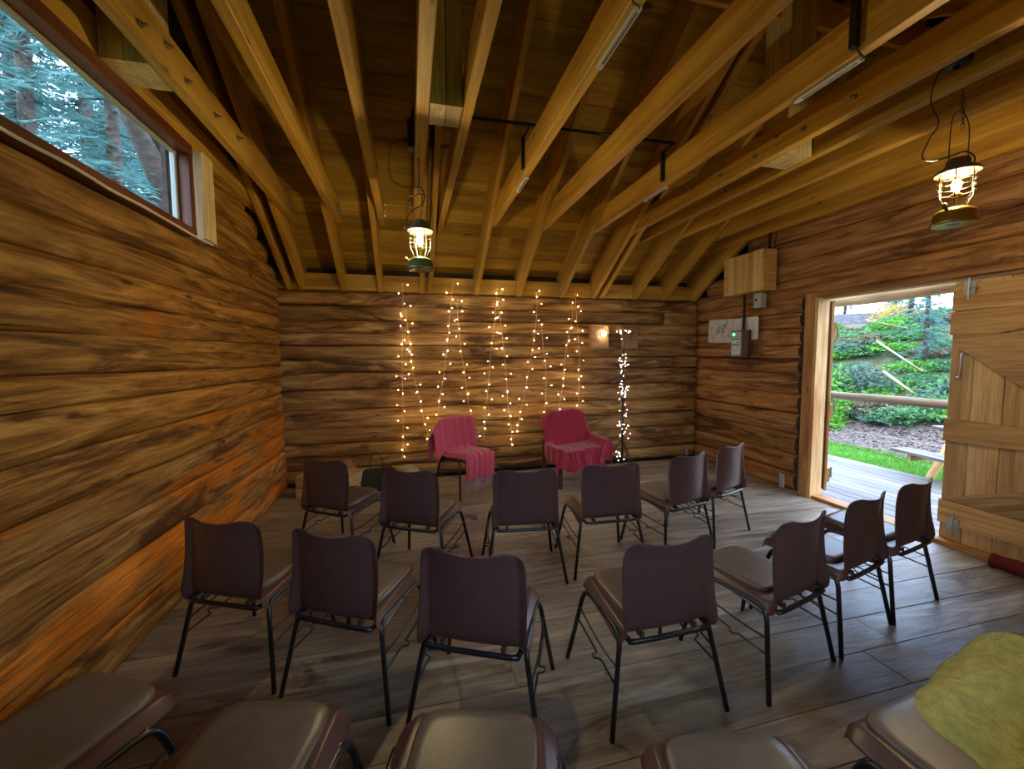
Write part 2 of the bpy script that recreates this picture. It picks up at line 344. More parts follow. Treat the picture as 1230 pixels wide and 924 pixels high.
# ------------------------------------------------------------------ the log walls
XL, XR, YB, YF = -1.49, 4.33, 5.55, -.35
def log(parent, L, za, zb, mat, seed, depth=.075, cut0=0., cut1=0., round0=0., round1=0., bulge=1.0):
    """one log: local X along it, local Y out of the wall towards the room; za/zb = (bottom, top) at either end"""
    rr = random.Random(seed); nx = max(4, int(L/.11)); na = 11; vs, fs, mi = [], [], []
    off = Vector((rr.random()*50, rr.random()*50, rr.random()*50))
    for i in range(nx+1):
        t = i/nx; x = L*t
        lo = za[0]+(zb[0]-za[0])*t; hi = za[1]+(zb[1]-za[1])*t; hh = (hi-lo)/2*1.03; cz = (lo+hi)/2
        wob = mnoise.noise(Vector((x*.8, 0, 0))+off)*.012
        e = 1.0
        if round0 and x < round0: e = min(e, math.sqrt(max(.02, 1-(1-x/round0)**2)))
        if round1 and L-x < round1: e = min(e, math.sqrt(max(.02, 1-(1-(L-x)/round1)**2)))
        for j in range(na):
            a = -PI/2+PI*j/(na-1)
            sy = max(0, math.cos(a))**.5; sz = math.copysign(abs(math.sin(a))**.9, a)
            d = depth*.78*bulge*sy*(.55+.45*e)*e+depth*.22
            p = Vector((x*1.6, sz*hh*7, seed*3.1))
            d += (mnoise.noise(p)*.011+mnoise.noise(p*3.1)*.0045)*sy*e + wob*sy
            z = cz+sz*hh*(.80+.20*e) + mnoise.noise(Vector((x*1.3, seed*1.7, 0)))*.007*abs(sz)
            xx = x
            if cut1 and i == nx: xx = L-cut1*max(0, d)/depth
            if cut0 and i == 0: xx = cut0*max(0, d)/depth
            vs.append((xx, d-.02, z))
        vs.append((x, -.17, cz+hh)); vs.append((x, -.17, cz-hh))
    n = na+2
    for i in range(nx):
        for j in range(n):
            a, b_ = i*n, (i+1)*n; fs.append((a+j, a+(j+1) % n, b_+(j+1) % n, b_+j)); mi.append(0)
    fs += [tuple(range(n))[::-1], tuple(nx*n+j for j in range(n))]; mi += [1 if cut0 else 0, 1 if cut1 else 0]
    return link_mesh('log', vs, fs, mat, parent, True, [mat, M['log_end_and_gap']], mi)

def place(o, x, y, z, ang): o.location = (x, y, z); o.rotation_euler = (0, 0, ang); return o
def roof_z(y, base=2.40): return base+(5.5-abs(y-2.6)-2.6)*.62 if True else 0   # underside of the rafters

wall_left = structure('wall_left', 'left wall of golden round logs under the long window')
zl = [(0, 0), (.27, .165), (.56, .46), (.80, .68), (.95, .94), (1.19, 1.16), (1.40, 1.36), (1.55, 1.49), (1.69, 1.74), (1.855, 1.91), (2.02, 2.08), (2.17, 2.28), (2.42, 2.45)]
def lerp(a, b_, t): return a+(b_-a)*t
for i in range(len(zl)-1):     # local X runs from Y=-.35 to Y=5.45; room is towards +X: rotate by +90 deg and mirror -> use local Y = -X world, so flip
    a, b_ = zl[i], zl[i+1]
    y0, y1 = YF, 5.47+.03*math.sin(i*2.3)
    f = lambda p, y: lerp(p[0], p[1], y/5.5)
    # rotation of -90 deg: local X -> world -Y, local Y -> world +X
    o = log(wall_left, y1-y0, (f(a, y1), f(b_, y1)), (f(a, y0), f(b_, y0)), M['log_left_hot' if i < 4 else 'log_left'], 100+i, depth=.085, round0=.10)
    place(o, XL-.045, y1, 0, -PI/2)
zu = [2.45, 2.63, 2.81, 3.0, 3.2, 3.4]
for i in range(len(zu)-1):     # logs between window post and the roof
    ytop = 2.6+2.9-(zu[i]-2.46)/.62
    y1 = min(5.45, ytop); y0 = 3.66 if zu[i] < 3.1 else YF+.9
    if y1-y0 < .2: continue
    place(log(wall_left, y1-y0, (zu[i], zu[i+1]), (zu[i], zu[i+1]), M['log_left'], 130+i, depth=.07, cut1=.06 if zu[i] < 2.9 else 0, round0=.12), XL-.045, y1, 0, -PI/2)
for i in range(3):
    place(log(wall_left, .95, (2.43+i*.18, 2.61+i*.18), (2.43+i*.18, 2.61+i*.18), M['log_left'], 140+i, depth=.07), XL-.045, .6, 0, -PI/2)
for i in range(5):             # gable above the ties
    z0 = 3.4+i*.19; hw = 2.9-(z0+.19-2.5)/.62
    if hw > .2: place(log(wall_left, 2*hw, (z0, z0+.19), (z0, z0+.19), M['log_left'], 150+i, depth=.07), XL-.045, 2.6+hw, 0, -PI/2)

wall_back = structure('wall_back', 'back wall of dark brown logs behind the fairy lights')
zb = [.0, .17, .32, .49, .70, .92, 1.17, 1.39, 1.56, 1.73, 1.90, 2.05, 2.23, 2.41]
for i in range(len(zb)-1):
    k = .012*math.sin(i*1.9)
    a, b_ = zb[i], zb[i+1]
    sp = [(-1.9, 4.7)]
    if i == 12: sp = [(-1.9, 3.05), (3.06, 4.7)]
    if i == 11: sp = [(-1.9, 3.75), (3.76, 4.7)]
    for (x0, x1) in sp:        # rotation 180: local X -> -X, local Y -> -Y
        o = log(wall_back, x1-x0, (a+k if i else a, b_), (a-k if i else a, b_), M['log_back'], 200+i+int(x0*7), depth=.105)
        place(o, x1, YB+.045, 0, PI)

wall_right = structure('wall_right', 'right wall of reddish logs around the double door')
zr = [0, .20, .42, .66, .90, 1.13, 1.37, 1.54, 1.70, 1.89, 2.07, 2.24]
# local X -> +Y, local Y -> -X : rotation +90
for i in range(len(zr)-1):
    t = .02*math.sin(i*2.1)
    place(log(wall_right, 5.5-3.66, (zr[i], zr[i+1]), (zr[i]+(t if i else 0), zr[i+1]), M['log_right'], 300+i, depth=.085, cut0=.10), XR+.045, 3.66, 0, PI/2)
    place(log(wall_right, 1.45-YF-.25, (zr[i], zr[i+1]), (zr[i], zr[i+1]), M['log_right'], 320+i, depth=.075), XR+.045, YF, 0, PI/2)
zt = [2.24, 2.45, 2.66, 2.90, 3.12, 3.32, 3.52, 3.70, 3.88, 4.05]
for i in range(len(zt)-1):
    hw = 2.95-max(0, (zt[i+1]-2.5))/.62; hw = min(hw, 2.93)
    place(log(wall_right, 2*hw, (zt[i], zt[i+1]), (zt[i], zt[i+1]), M['log_right'], 340+i, depth=.085), XR+.045, 2.6-hw, 0, PI/2)

wall_front = structure('wall_front', 'log wall behind the viewer')
zf = [.0, .2, .42, .64, .86, 1.08, 1.30, 1.52, 1.74, 1.96, 2.18, 2.41]
for i in range(len(zf)-1):
    for (x0, x1) in ([(-1.9, -.2), (1.8, 4.7)] if 1.2 < zf[i] < 2.1 else [(-1.9, 4.7)]):
        place(log(wall_front, x1-x0, (zf[i], zf[i+1]), (zf[i], zf[i+1]), M['log_back'], 400+i+int(x0), depth=.07), x0, YF-.06, 0, 0)
win_added = structure('window_added', 'wide window added behind the viewer to light the chair backs')  # unseen window, added to let skylight onto chair backs and near floor
for (p0, p1) in (((-.2, -.42, 1.32), (1.8, -.42, 1.32)), ((-.2, -.42, 2.16), (1.8, -.42, 2.16))): beam('window_frame', p0, p1, .10, .05, M['sill'], win_added)
for x in (-.18, .8, 1.78): beam('window_frame', (x, -.42, 1.34), (x, -.42, 2.14), .10, .05, M['sill'], win_added, up=(0, 1, 0))
Geo().box(-.18, 1.78, -.425, -.419, 1.33, 2.15).build('pane', M['glass'], win_added)
for par, b6 in ((wall_left, (-1.73, -1.66, -.5, 5.8, -.1, 2.42)), (wall_left, (-1.73, -1.66, -.5, .78, 2.42, 2.9)), (wall_left, (-1.73, -1.66, 3.55, 5.5, 2.42, 2.6)), (wall_back, (-1.95, 4.75, 5.70, 5.78, -.1, 2.55)), (wall_front, (-1.95, 4.75, -.60, -.53, -.1, 1.30)), (wall_front, (-1.95, 4.75, -.60, -.53, 2.18, 2.55)), (wall_front, (-1.95, -.2, -.60, -.53, 1.3, 2.2)), (wall_front, (1.8, 4.75, -.60, -.53, 1.3, 2.2)),
               (wall_right, (4.50, 4.57, 3.68, 5.8, -.1, 2.3)), (wall_right, (4.50, 4.57, -.5, 1.2, -.1, 2.3)), (wall_right, (4.50, 4.57, -.5, 5.8, 2.3, 2.6))):
    Geo().box(*b6).build('leak_backing', M['log_end_and_gap'], par)  # dark backing added behind the logs to stop daylight leaking through

def gable(par, x, poly):
    n = len(poly); Geo().add([(x, a, b_) for a, b_ in poly]+[(x+.03, a, b_) for a, b_ in poly], [tuple(range(n)), tuple(range(n, 2*n))[::-1]]+[(i, i+n, (i+1) % n+n, (i+1) % n) for i in range(n)]).build('leak_backing', M['log_end_and_gap'], par)  # sheet added behind the gable logs to block sky leaks, keeping gaps dark
rz_ = lambda y: 2.40+(2.9-abs(y-2.6))*.62+.38
gable(wall_left, -1.70, [(2.6-(rz_(2.6)-3.22)/.62, 3.22), (2.6+(rz_(2.6)-3.22)/.62, 3.22), (2.6, rz_(2.6))])
gable(wall_left, -1.70, [(3.56, 2.42), (5.75, 2.42), (5.75, rz_(5.75)), (2.6+(rz_(2.6)-3.22)/.62, 3.22), (3.56, 3.22)])
gable(wall_left, -1.70, [(.78, 2.42), (-.5, 2.42), (-.5, rz_(-.5)), (2.6-(rz_(2.6)-3.22)/.62, 3.22), (.78, 3.22)])
gable(wall_right, 4.52, [(-.5, 2.4), (5.75, 2.4), (5.75, rz_(5.75)), (2.6, rz_(2.6)), (-.5, rz_(-.5))])

# ------------------------------------------------------------------ floor
floor = structure('floor', 'worn grey brown floorboards')
Y = YF-.06; k = 0; seams = [1.36, 1.585, 1.81]
ys = [1.36+.2245*j for j in range(-8, 19)]
for j in range(len(ys)-1):
    y0, y1 = ys[j], ys[j+1]; x = -1.75; rr = random.Random(900+j)
    first = True
    while x < 4.32:
        L = rr.uniform(1.4, 3.6) if not first else rr.uniform(.6, 3.2); first = False
        x1 = min(4.40, x+L)
        if 4.40-x1 < .4: x1 = 4.40
        dz = rr.uniform(-.0015, .0015)
        o = Geo().cbox(0, x1-x-.002, 0, y1-y0-.003, -.03, dz, .0015).build('plank', M['floor'], floor)
        o.location = (x, y0, 0); x = x1
g = Geo().box(-1.75, 4.5, -.45, 5.75, -.20, -.031); g.build('subfloor', M['soil'], floor)

# ------------------------------------------------------------------ roof: boards, rafters, joists, blocking
ceiling = structure('ceiling', 'open timber roof of boards, rafters and joists')
SL = math.atan(.62); RD = .38     # rafter depth measured vertically
def board_run(side):
    n = 23; run = 3.55; d = run/n
    for i in range(n):
        ya, yb = 2.6+side*i*d, 2.6+side*(i+1)*d
        za, zb_ = roof_z(ya)+RD+.004, roof_z(yb)+RD+.004
        rr = random.Random(50+i+(0 if side > 0 else 99)); cuts = [-2.1]+([rr.uniform(-1, 4.2)] if rr.random() < .75 else [])+[5.0]
        for q in range(len(cuts)-1):
            x0, x1 = cuts[q], cuts[q+1]; gp = .0045
            L = x1-x0-.003; lo, hi = (ya+side*gp, za), (yb-side*gp, zb_); t = .022; dz = rr.uniform(0, .004)
            vs = [(0, lo[0]-2.6, lo[1]-3+dz), (L, lo[0]-2.6, lo[1]-3+dz), (L, hi[0]-2.6, hi[1]-3+dz), (0, hi[0]-2.6, hi[1]-3+dz)]
            vs += [(a, b_, c+t) for a, b_, c in vs]
            o = link_mesh('roof_board', vs, [(0,1,2,3),(4,7,6,5),(0,4,5,1),(1,5,6,2),(2,6,7,3),(3,7,4,0)], M['board'], ceiling)
            o.location = (x0, 2.6, 3)
board_run(1); board_run(-1)
g = Geo()
for s_ in (1, -1):
    ya, yb = 2.6, 2.6+s_*3.6
    g.add([(-2.15, ya, roof_z(ya)+RD+.035), (5.05, ya, roof_z(ya)+RD+.035), (5.05, yb, roof_z(yb)+RD+.035), (-2.15, yb, roof_z(yb)+RD+.035),
           (-2.15, ya, roof_z(ya)+RD+.07), (5.05, ya, roof_z(ya)+RD+.07), (5.05, yb, roof_z(yb)+RD+.07), (-2.15, yb, roof_z(yb)+RD+.07)],
          [(0,1,2,3),(4,7,6,5),(0,4,5,1),(1,5,6,2),(2,6,7,3),(3,7,4,0)])
g.build('roof_covering', M['roof_slate'], ceiling)

rafters = [-1.385, -1.245, -.78, -.34, .175, .28, .885, 1.47, 2.09, 2.58, 2.70, 3.24, 3.72, 4.235]
cosl = math.cos(SL)
for x in rafters:
    for s_ in (1, -1):
        h = RD*cosl; ye = 2.6+s_*2.98; y0 = 2.6+s_*.0
        za, zb_ = roof_z(y0)+RD/2, roof_z(ye)+RD/2
        beam('rafter', (x, y0, za), (x, ye, zb_), .055 if x not in (4.235,) else .06, h, M['joist'], ceiling)
JZ, JH, JW = 3.04, .20, .062
joists = [(-1.455, 5.05), (-1.18, 4.95), (-.72, 4.86), (-.262, 4.86), (.105, 4.55), (.37, 5.05), (.94, 4.60), (1.527, 4.62), (2.15, 4.66), (2.63, 5.0), (2.93, 4.80), (3.32, 4.72), (3.80, 4.72), (4.22, 5.05)]
for x, ye in joists:
    w = .075 if abs(x-.105) < .01 else JW
    y0 = .25
    yy = min(ye, 2.6+2.9-(JZ+JH-2.40-RD+.01)/.62) if False else ye
    o = beam('joist', (x, 5.2-yy, JZ+JH/2), (x, yy, JZ+JH/2), w, JH, M['joist'], ceiling)
# bolts through joists and rafters
boltg = Geo().tube([(0, 0, 0), (0, .012, 0)], .016, 8).tube([(0, .012, 0), (0, .034, 0)], .007, 6)
first_bolt = boltg.build('bolt', M['steel'], ceiling); used = False
for x, ye in joists[1:-1]:
    for (dy, dz) in ((-.14, .05), (-.05, .12), (-.20, .14)):
        for sd in (1, -1):
            if used: b_ = first_bolt.copy(); COL.objects.link(b_)
            else: b_ = first_bolt; used = True
            b_.parent = ceiling; b_.location = (x+sd*.033, ye+dy-.05, JZ+dz); b_.rotation_euler = (0, 0, -sd*PI/2)
for (y, z) in ((1.98, 3.12), (2.30, 3.10), (2.52, 3.16), (2.70, 3.10), (3.05, 3.11), (3.40, 3.15)):
    for x in (-1.18, 2.63):
        b_ = first_bolt.copy(); COL.objects.link(b_); b_.parent = ceiling; b_.rotation_euler = (0, 0, -PI/2 if x < 0 else PI/2); b_.location = (x+(.033 if x < 0 else -.033), y, z)
# hanging posts between the doubled joists
for (x0, x1) in ((-1.42, -1.215), (.145, .335), (2.665, 2.895)):
    wx = (x1-x0)/2
    for q in range(2):
        cx = x0+wx*(q+.5)
        o = Geo().cbox(0, 1.12, -.11, .11, -wx/2+.002, wx/2-.002, .003).build('post', M['pale'], ceiling); tag(o, 'pale hanging post with its cut end showing between paired joists')
        o.location = (cx, 2.60, JZ+.002); o.rotation_euler = (0, -PI/2, 0)
beam('ridge_board', (-1.9, 2.6, 4.13), (4.9, 2.6, 4.13), .04, .20, M['joist'], ceiling)
# blocking between rafter feet, back and front
rs = sorted(rafters); 
for yb, sg in ((5.53, 1), (-.33, -1)):
    prev = -1.9
    for x in rs+[4.7]:
        if x-prev > .09: beam('blocking', (prev+.03, yb, 2.52), (x-.028, yb, 2.52), .045, .20, M['joist'], ceiling)
        prev = x
    beam('wall_plate', (-1.9, yb+sg*.10, 2.46), (4.7, yb+sg*.10, 2.46), .10, .09, M['joist'], ceiling)
    g = Geo().box(-1.9, 4.7, yb+sg*.11-.01, yb+sg*.11+.01, 2.4, 2.9); g.build('eaves_gap_shade', M['log_end_and_gap'], ceiling)  # dark strip paints the shade in the gap above the blocking
# stamp on the pale underside of a joist
g = Geo(); rr = random.Random(5); y = 2.62
while y < 3.45:
    if rr.random() < .82:
        w = rr.uniform(.008, .02); x = 2.63+rr.uniform(-.008, .006)
        g.box(x-.012, x+.012, y, y+.005, JZ-.0012, JZ-.0002)
        if rr.random() < .6: g.box(x-.012+rr.random()*.018, x-.006+rr.random()*.018, y, y+w, JZ-.0012, JZ-.0002)
    y += rr.uniform(.018, .035)
g.build('grade_stamp', M['stamp'], ceiling)

# ------------------------------------------------------------------ window on the left
win = structure('window_1', 'long narrow window high in the left wall')
yw0, yw1, zw0, zw1 = .80, 3.36, 2.43, 3.03
beam('window_frame', (-1.47, yw0, zw0+.025), (-1.47, yw1, zw0+.025), .11, .055, M['sill'], win)
beam('window_frame', (-1.47, yw0, zw1-.02), (-1.47, yw1, zw1-.02), .11, .075, M['sill'], win)
beam('window_frame', (-1.47, yw1-.03, zw0+.05), (-1.47, yw1-.03, zw1-.05), .055, .11, M['sill'], win, up=(1, 0, 0))
beam('window_frame', (-1.47, yw0, zw0+.05), (-1.47, yw0, zw1-.05), .055, .11, M['sill'], win, up=(1, 0, 0))
beam('window_bead', (-1.50, yw1-.075, zw0+.05), (-1.50, yw1-.075, zw1-.05), .025, .03, M['grey'], win, up=(1, 0, 0))
beam('window_bead', (-1.50, yw0+.05, zw1-.066), (-1.50, yw1-.05, zw1-.066), .03, .018, M['grey'], win)
Geo().box(-1.512, -1.506, yw0+.02, yw1-.06, zw0+.04, zw1-.05).build('pane', M['glass'], win)
g = Geo(); pth = [(-1.408+.004*math.sin(i*1.3), yw0+i*(2.75)/30, 2.428+.003*math.sin(i*.9)) for i in range(31)]; g.tube(pth, .008, 6)
g.build('sealant_bead', M['white_caulk'], win)
beam('window_post', (-1.455, 3.50, 2.44), (-1.455, 3.50, 3.04), .17, .14, M['pale'], win, up=(1, 0, 0))
beam('lintel', (-1.515, .5, 3.16), (-1.515, 3.7, 3.16), .05, .22, M['joist'], win)

# ------------------------------------------------------------------ doorway, door leaf
trim = structure('trim_1', 'timber lining and threshold of the doorway')
beam('door_lining', (4.275, 3.60, 0), (4.275, 3.60, 2.25), .105, .06, M['trim'], trim, up=(1, 0, 0))
beam('door_lining', (4.33, 3.525, 0), (4.33, 3.525, 2.20), .04, .16, M['door'], trim, up=(1, 0, 0))
beam('door_head', (4.30, 3.55, 2.225), (4.30, 1.2, 2.225), .10, .05, M['trim'], trim)
beam('door_head', (4.37, 3.55, 2.20), (4.37, 1.2, 2.20), .10, .04, M['door'], trim)
beam('door_lining', (4.33, 1.23, 0), (4.33, 1.23, 2.20), .10, .16, M['trim'], trim, up=(1, 0, 0))
beam('threshold', (4.34, 3.55, .012), (4.34, 1.2, .012), .14, .045, M['trim'], trim)

door = structure('door_1', 'closed right leaf of ledged and braced plank door')
by = [2.43, 2.285, 2.10, 1.925, 1.74, 1.56, 1.40, 1.27]
for a, b_ in zip(by[:-1], by[1:]):
    dz = R.uniform(-.01, .01)
    o = Geo().cbox(0, 2.135+dz, -(a-b_)/2+.002, (a-b_)/2-.002, -.012, .012, .004).build('plank', M['door'], door)
    o.location = (4.372, (a+b_)/2, .037); o.rotation_euler = (0, -PI/2, 0)
Geo().box(4.386, 4.394, 1.27, 2.42, .04, 2.17).build('light_stop_sheet', M['log_end_and_gap'], door)  # dark sheet added so no daylight shows between the planks
def ledge(name, y0, z0, y1, z1, h, m='ledge', th=.026, x=4.346):
    return beam(name, (x, y0, z0), (x, y1, z1), th, h, M[m], door)
def prism_board(name, pts, m, x0=4.333, x1=4.359):
    """flat board with its outline in the door plane; the outline's first edge gives the grain direction"""
    p = [Vector((a, b_)) for a, b_ in pts]; d = (p[1]-p[0]).normalized(); e = Vector((-d.y, d.x)); n = len(p)
    q = [((v-p[0]).dot(d), (v-p[0]).dot(e)) for v in p]
    vs = [(a, 0, b_) for a, b_ in q]+[(a, -(x1-x0), b_) for a, b_ in q]
    o = link_mesh(name, vs, [tuple(range(n)), tuple(range(n, 2*n))[::-1]]+[(i, i+n, (i+1) % n+n, (i+1) % n) for i in range(n)], M[m], door)
    # local X -> (0,d), local Z -> (0,e), local Y -> X world
    o.matrix_basis = Matrix(((0, 1, 0, x1), (d.x, 0, e.x, p[0].x), (d.y, 0, e.y, p[0].y), (0, 0, 0, 1)))
    return o
prism_board('ledge', [(2.43, 1.93), (1.27, 1.96), (1.27, 1.79), (1.9, 1.80), (2.15, 1.745), (2.43, 1.745)], 'ledge')
prism_board('ledge', [(2.43, .865), (1.27, .90), (1.27, 1.03), (2.43, 1.055)], 'ledge')
prism_board('ledge', [(2.43, .17), (1.27, .17), (1.27, .345), (2.43, .365)], 'ledge')
prism_board('brace', [(2.40, 1.74), (2.05, 1.745), (1.30, 1.22), (1.30, 1.04), (1.62, 1.04)][0:2]+[(1.27, 1.25), (1.27, 1.05), (1.62, 1.045), (2.40, 1.66)], 'brace_up', 4.337)
prism_board('brace', [(2.42, .37), (1.27, .88), (1.27, .66), (2.0, .36)], 'brace')
prism_board('ledge', [(2.43, 2.15), (2.02, 2.15), (2.02, 1.94), (2.43, 1.94)], 'ledge', 4.340, 4.359)
for o in door.children:
    if o.name.startswith('ledge'): pass
# bolts (top and bottom), pull handle
def slide_bolt(z0):
    g = Geo().box(4.320, 4.334, 2.285, 2.355, z0, z0+.10, 0).box(4.316, 4.322, 2.30, 2.34, z0+.01, z0+.03).box(4.316, 4.322, 2.30, 2.34, z0+.065, z0+.085)
    g.tube([(4.312, 2.32, z0-.04), (4.312, 2.32, z0+.14)], .007, 8).tube([(4.312, 2.32, z0+.05), (4.290, 2.25, z0+.05)], .005, 6)
    tag(g.build('slide_bolt', M['zinc'], door), 'zinc slide bolt')
slide_bolt(2.06); slide_bolt(.13)
g = Geo().tube(smooth_path([(4.355, 2.33, 1.60), (4.31, 2.33, 1.59), (4.305, 2.33, 1.53), (4.31, 2.335, 1.42), (4.325, 2.35, 1.40), (4.335, 2.37, 1.40)]), .009, 8).ball((4.352, 2.33, 1.60), .022).ball((4.352, 2.30, 1.615), .014).ball((4.352, 2.36, 1.615), .014)
tag(g.build('pull_handle', M['steel'], door), 'steel pull handle')

door2 = structure('door_2', 'left leaf of the plank door folded open outside, seen edge on')
for i in range(6):
    o = Geo().cbox(0, 2.10, -.085, .085, -.013, .013, .003).build('plank', M['door'], door2)
    o.location = (4.50+i*.176+.085-.03, 3.475, .07); o.rotation_euler = (PI/2, -PI/2, 0); 
    o.rotation_euler = (0, -PI/2, PI/2)
for z in (.25, .96, 1.86):
    beam('ledge', (4.47, 3.450, z), (5.5, 3.450, z), .026, .15, M['ledge'], door2)
for z in (.30, 1.05, 1.80):
    Geo().box(4.395, 4.425, 3.438, 3.446, z-.06, z+.06).tube([(4.43, 3.44, z-.06), (4.43, 3.44, z+.06)], .007, 8).build('hinge', M['zinc'], door2)
for o in door2.children:
    o.matrix_basis = Matrix.Translation((4.46, 3.50, 0)) @ Matrix.Rotation(D0(52), 4, 'Z') @ Matrix.Translation((-4.46, -3.475, 0)) @ o.matrix_basis

# ------------------------------------------------------------------ chairs
def chair_parts(root, shell_mat, pad=True):
    # profile of the shell in the side view: (y, z, half width, forward curl)
    prof = [(.250, .385, .190, 0), (.257, .412, .198, 0), (.246, .434, .208, 0), (.215, .444, .214, 0), (.12, .440, .220, 0), (.03, .432, .224, 0), (-.06, .423, .226, .0),
            (-.135, .416, .228, .003), (-.175, .418, .229, .008), (-.198, .434, .229, .016), (-.206, .475, .228, .028), (-.209, .54, .227, .040), (-.212, .62, .226, .042), (-.215, .70, .224, .046),
            (-.220, .760, .221, .046), (-.226, .793, .212, .044), (-.231, .812, .196, .038), (-.234, .822, .168, .030), (-.235, .826, .135, .020)]
    us = [-1.0, -.95, -.85, -.65, -.35, 0, .35, .65, .85, .95, 1.0]
    n = len(prof); vs, fs = [], []
    for i, (y, z, w, curl) in enumerate(prof):
        a = prof[max(0, i-1)]; b_ = prof[min(n-1, i+1)]
        t = Vector((b_[0]-a[0], b_[1]-a[1])).normalized(); nn = Vector((t.y, -t.x))  # points to the underside / the back
        if i == 0: pass
        nn = -nn if (nn.y > 0 and i < 8) or (nn.x > 0 and i >= 8) else nn
        fl = (.046 if 7 <= i <= 10 else .030) if 2 <= i <= 14 else (.016 if i in (1, 15) else .005)
        if i >= 10: fl = {10: .036, 11: .024, 12: .014, 13: .010, 14: .008, 15: .006, 16: .004}.get(i, .002)
        fx = .036 if 2 <= i <= 14 else (.026 if i in (1, 15) else .012)
        w = w-fx
        row = [(-w-fx-.004, y+nn.x*fl+curl*.9, z+nn.y*fl), (-w-fx*.16, y+nn.x*fl*.10+curl*.98, z+nn.y*fl*.10)]
        for u in us:
            cu = curl*u*u*1.0; lift = .006*u*u if i < 8 else 0
            topdip = -.016*(1-u*u) if i >= n-4 else 0
            row.append((u*w, y+cu-curl*.12, z+lift+topdip))
        row += [(w+fx*.16, y+nn.x*fl*.10+curl*.98, z+nn.y*fl*.10), (w+fx+.004, y+nn.x*fl+curl*.9, z+nn.y*fl)]
        vs += row
    k = len(us)+4
    for i in range(n-1):
        for j in range(k-1): fs.append((i*k+j, i*k+j+1, (i+1)*k+j+1, (i+1)*k+j))
    sh = link_mesh('shell', vs, fs, shell_mat, root, True)
    md = sh.modifiers.new('t', 'SOLIDIFY'); md.thickness = .006; md.offset = 0
    md = sh.modifiers.new('s', 'SUBSURF'); md.levels = 1; md.render_levels = 1
    bake(sh)
    for p in sh.data.polygons: p.use_smooth = True
    if pad:
        vs, fs = [], []; nu, nv = 13, 13
        def P(u, v):     # u,v in -1..1
            s_ = max(abs(u), abs(v)); r4 = (abs(u)**6+abs(v)**6)**(1/6) or 1e-6
            q = s_/r4 if r4 > 1e-6 else 1
            return u*q, v*q
        for lay, (zz, sc) in enumerate(((.0, 1.0), (.014, 1.01), (.021, .965))):
            for i in range(nu):
                for j in range(nv):
                    u, v = P(-1+2*i/(nu-1), -1+2*j/(nv-1))
                    x = u*.160*sc*(1+.035*v); y = .066+v*.178*sc
                    dome = .007*(1-(u*u+v*v)/2) if lay == 2 else 0
                    sag = .003*math.cos(y*6)
                    base = .434+(y-.05)*.055
                    vs.append((x, y, base+zz+dome))
        q = nu*nv
        for i in range(nu-1):
            for j in range(nv-1):
                a = 2*q+i*nv+j; fs.append((a, a+nv, a+nv+1, a+1))
        ring = [(i, 0) for i in range(nu)]+[(nu-1, j) for j in range(1, nv)]+[(i, nv-1) for i in range(nu-2, -1, -1)]+[(0, j) for j in range(nv-2, 0, -1)]
        for l in range(2):
            for a, b_ in zip(ring, ring[1:]+ring[:1]):
                A = l*q+a[0]*nv+a[1]; B = l*q+b_[0]*nv+b_[1]; fs.append((A, B, B+q, A+q))
        link_mesh('seat_pad', vs, fs, M['vinyl'], root, True)
    # frame
    r = .0115
    ring = smooth_path([(-.165, -.208, .398), (.165, -.208, .398), (.192, -.188, .398), (.198, -.15, .400), (.200, .12, .408), (.185, .165, .410), (-.185, .165, .410), (-.200, .12, .408), (-.198, -.15, .402), (-.192, -.185, .400)], 3, True)
    Geo().tube(ring, r, 8, True).build('seat_frame', M['black_metal'], root, True)
    for sx in (-1, 1):
        for yy in (-.178, .14):
            Geo().box(sx*.13-.009, sx*.13+.009, yy-.018, yy+.018, .398, .420).build('spacer_block', shell_mat, root)
    for sx in (-1, 1):
        rear = smooth_path([(sx*.212, .02, .408), (sx*.213, -.10, .404), (sx*.218, -.150, .392), (sx*.228, -.172, .350)], 4)+[Vector((sx*.287, -.228, .0))]
        front = smooth_path([(sx*.212, .02, .408), (sx*.214, .13, .410), (sx*.220, .178, .395), (sx*.230, .197, .350)], 4)+[Vector((sx*.281, .262, .0))]
        for pth in (rear, front): Geo().tube(pth, r, 8).build('leg', M['black_metal'], root, True)
        f1, r1 = Vector((sx*.237, .205, .315)), Vector((sx*.240, -.186, .275))
        f2, r2 = Vector((sx*.246, .217, .250)), Vector((sx*.252, -.198, .205))
        hook = [r1, r1.lerp(f1, .3)+Vector((sx*.012, 0, 0)), r1.lerp(f1, .7)+Vector((sx*.012, 0, .004)), f1]
        Geo().tube(smooth_path(hook, 3), .0048, 6).build('link_rod', M['black_metal'], root, True)
        hook2 = [r2, r2.lerp(f2, .35), r2.lerp(f2, .38)+Vector((sx*.03, 0, .004)), r2.lerp(f2, .42)+Vector((sx*.03, 0, .006)), r2.lerp(f2, .45), f2]
        Geo().tube(hook2, .0048, 6).build('link_rod', M['black_metal'], root, True)

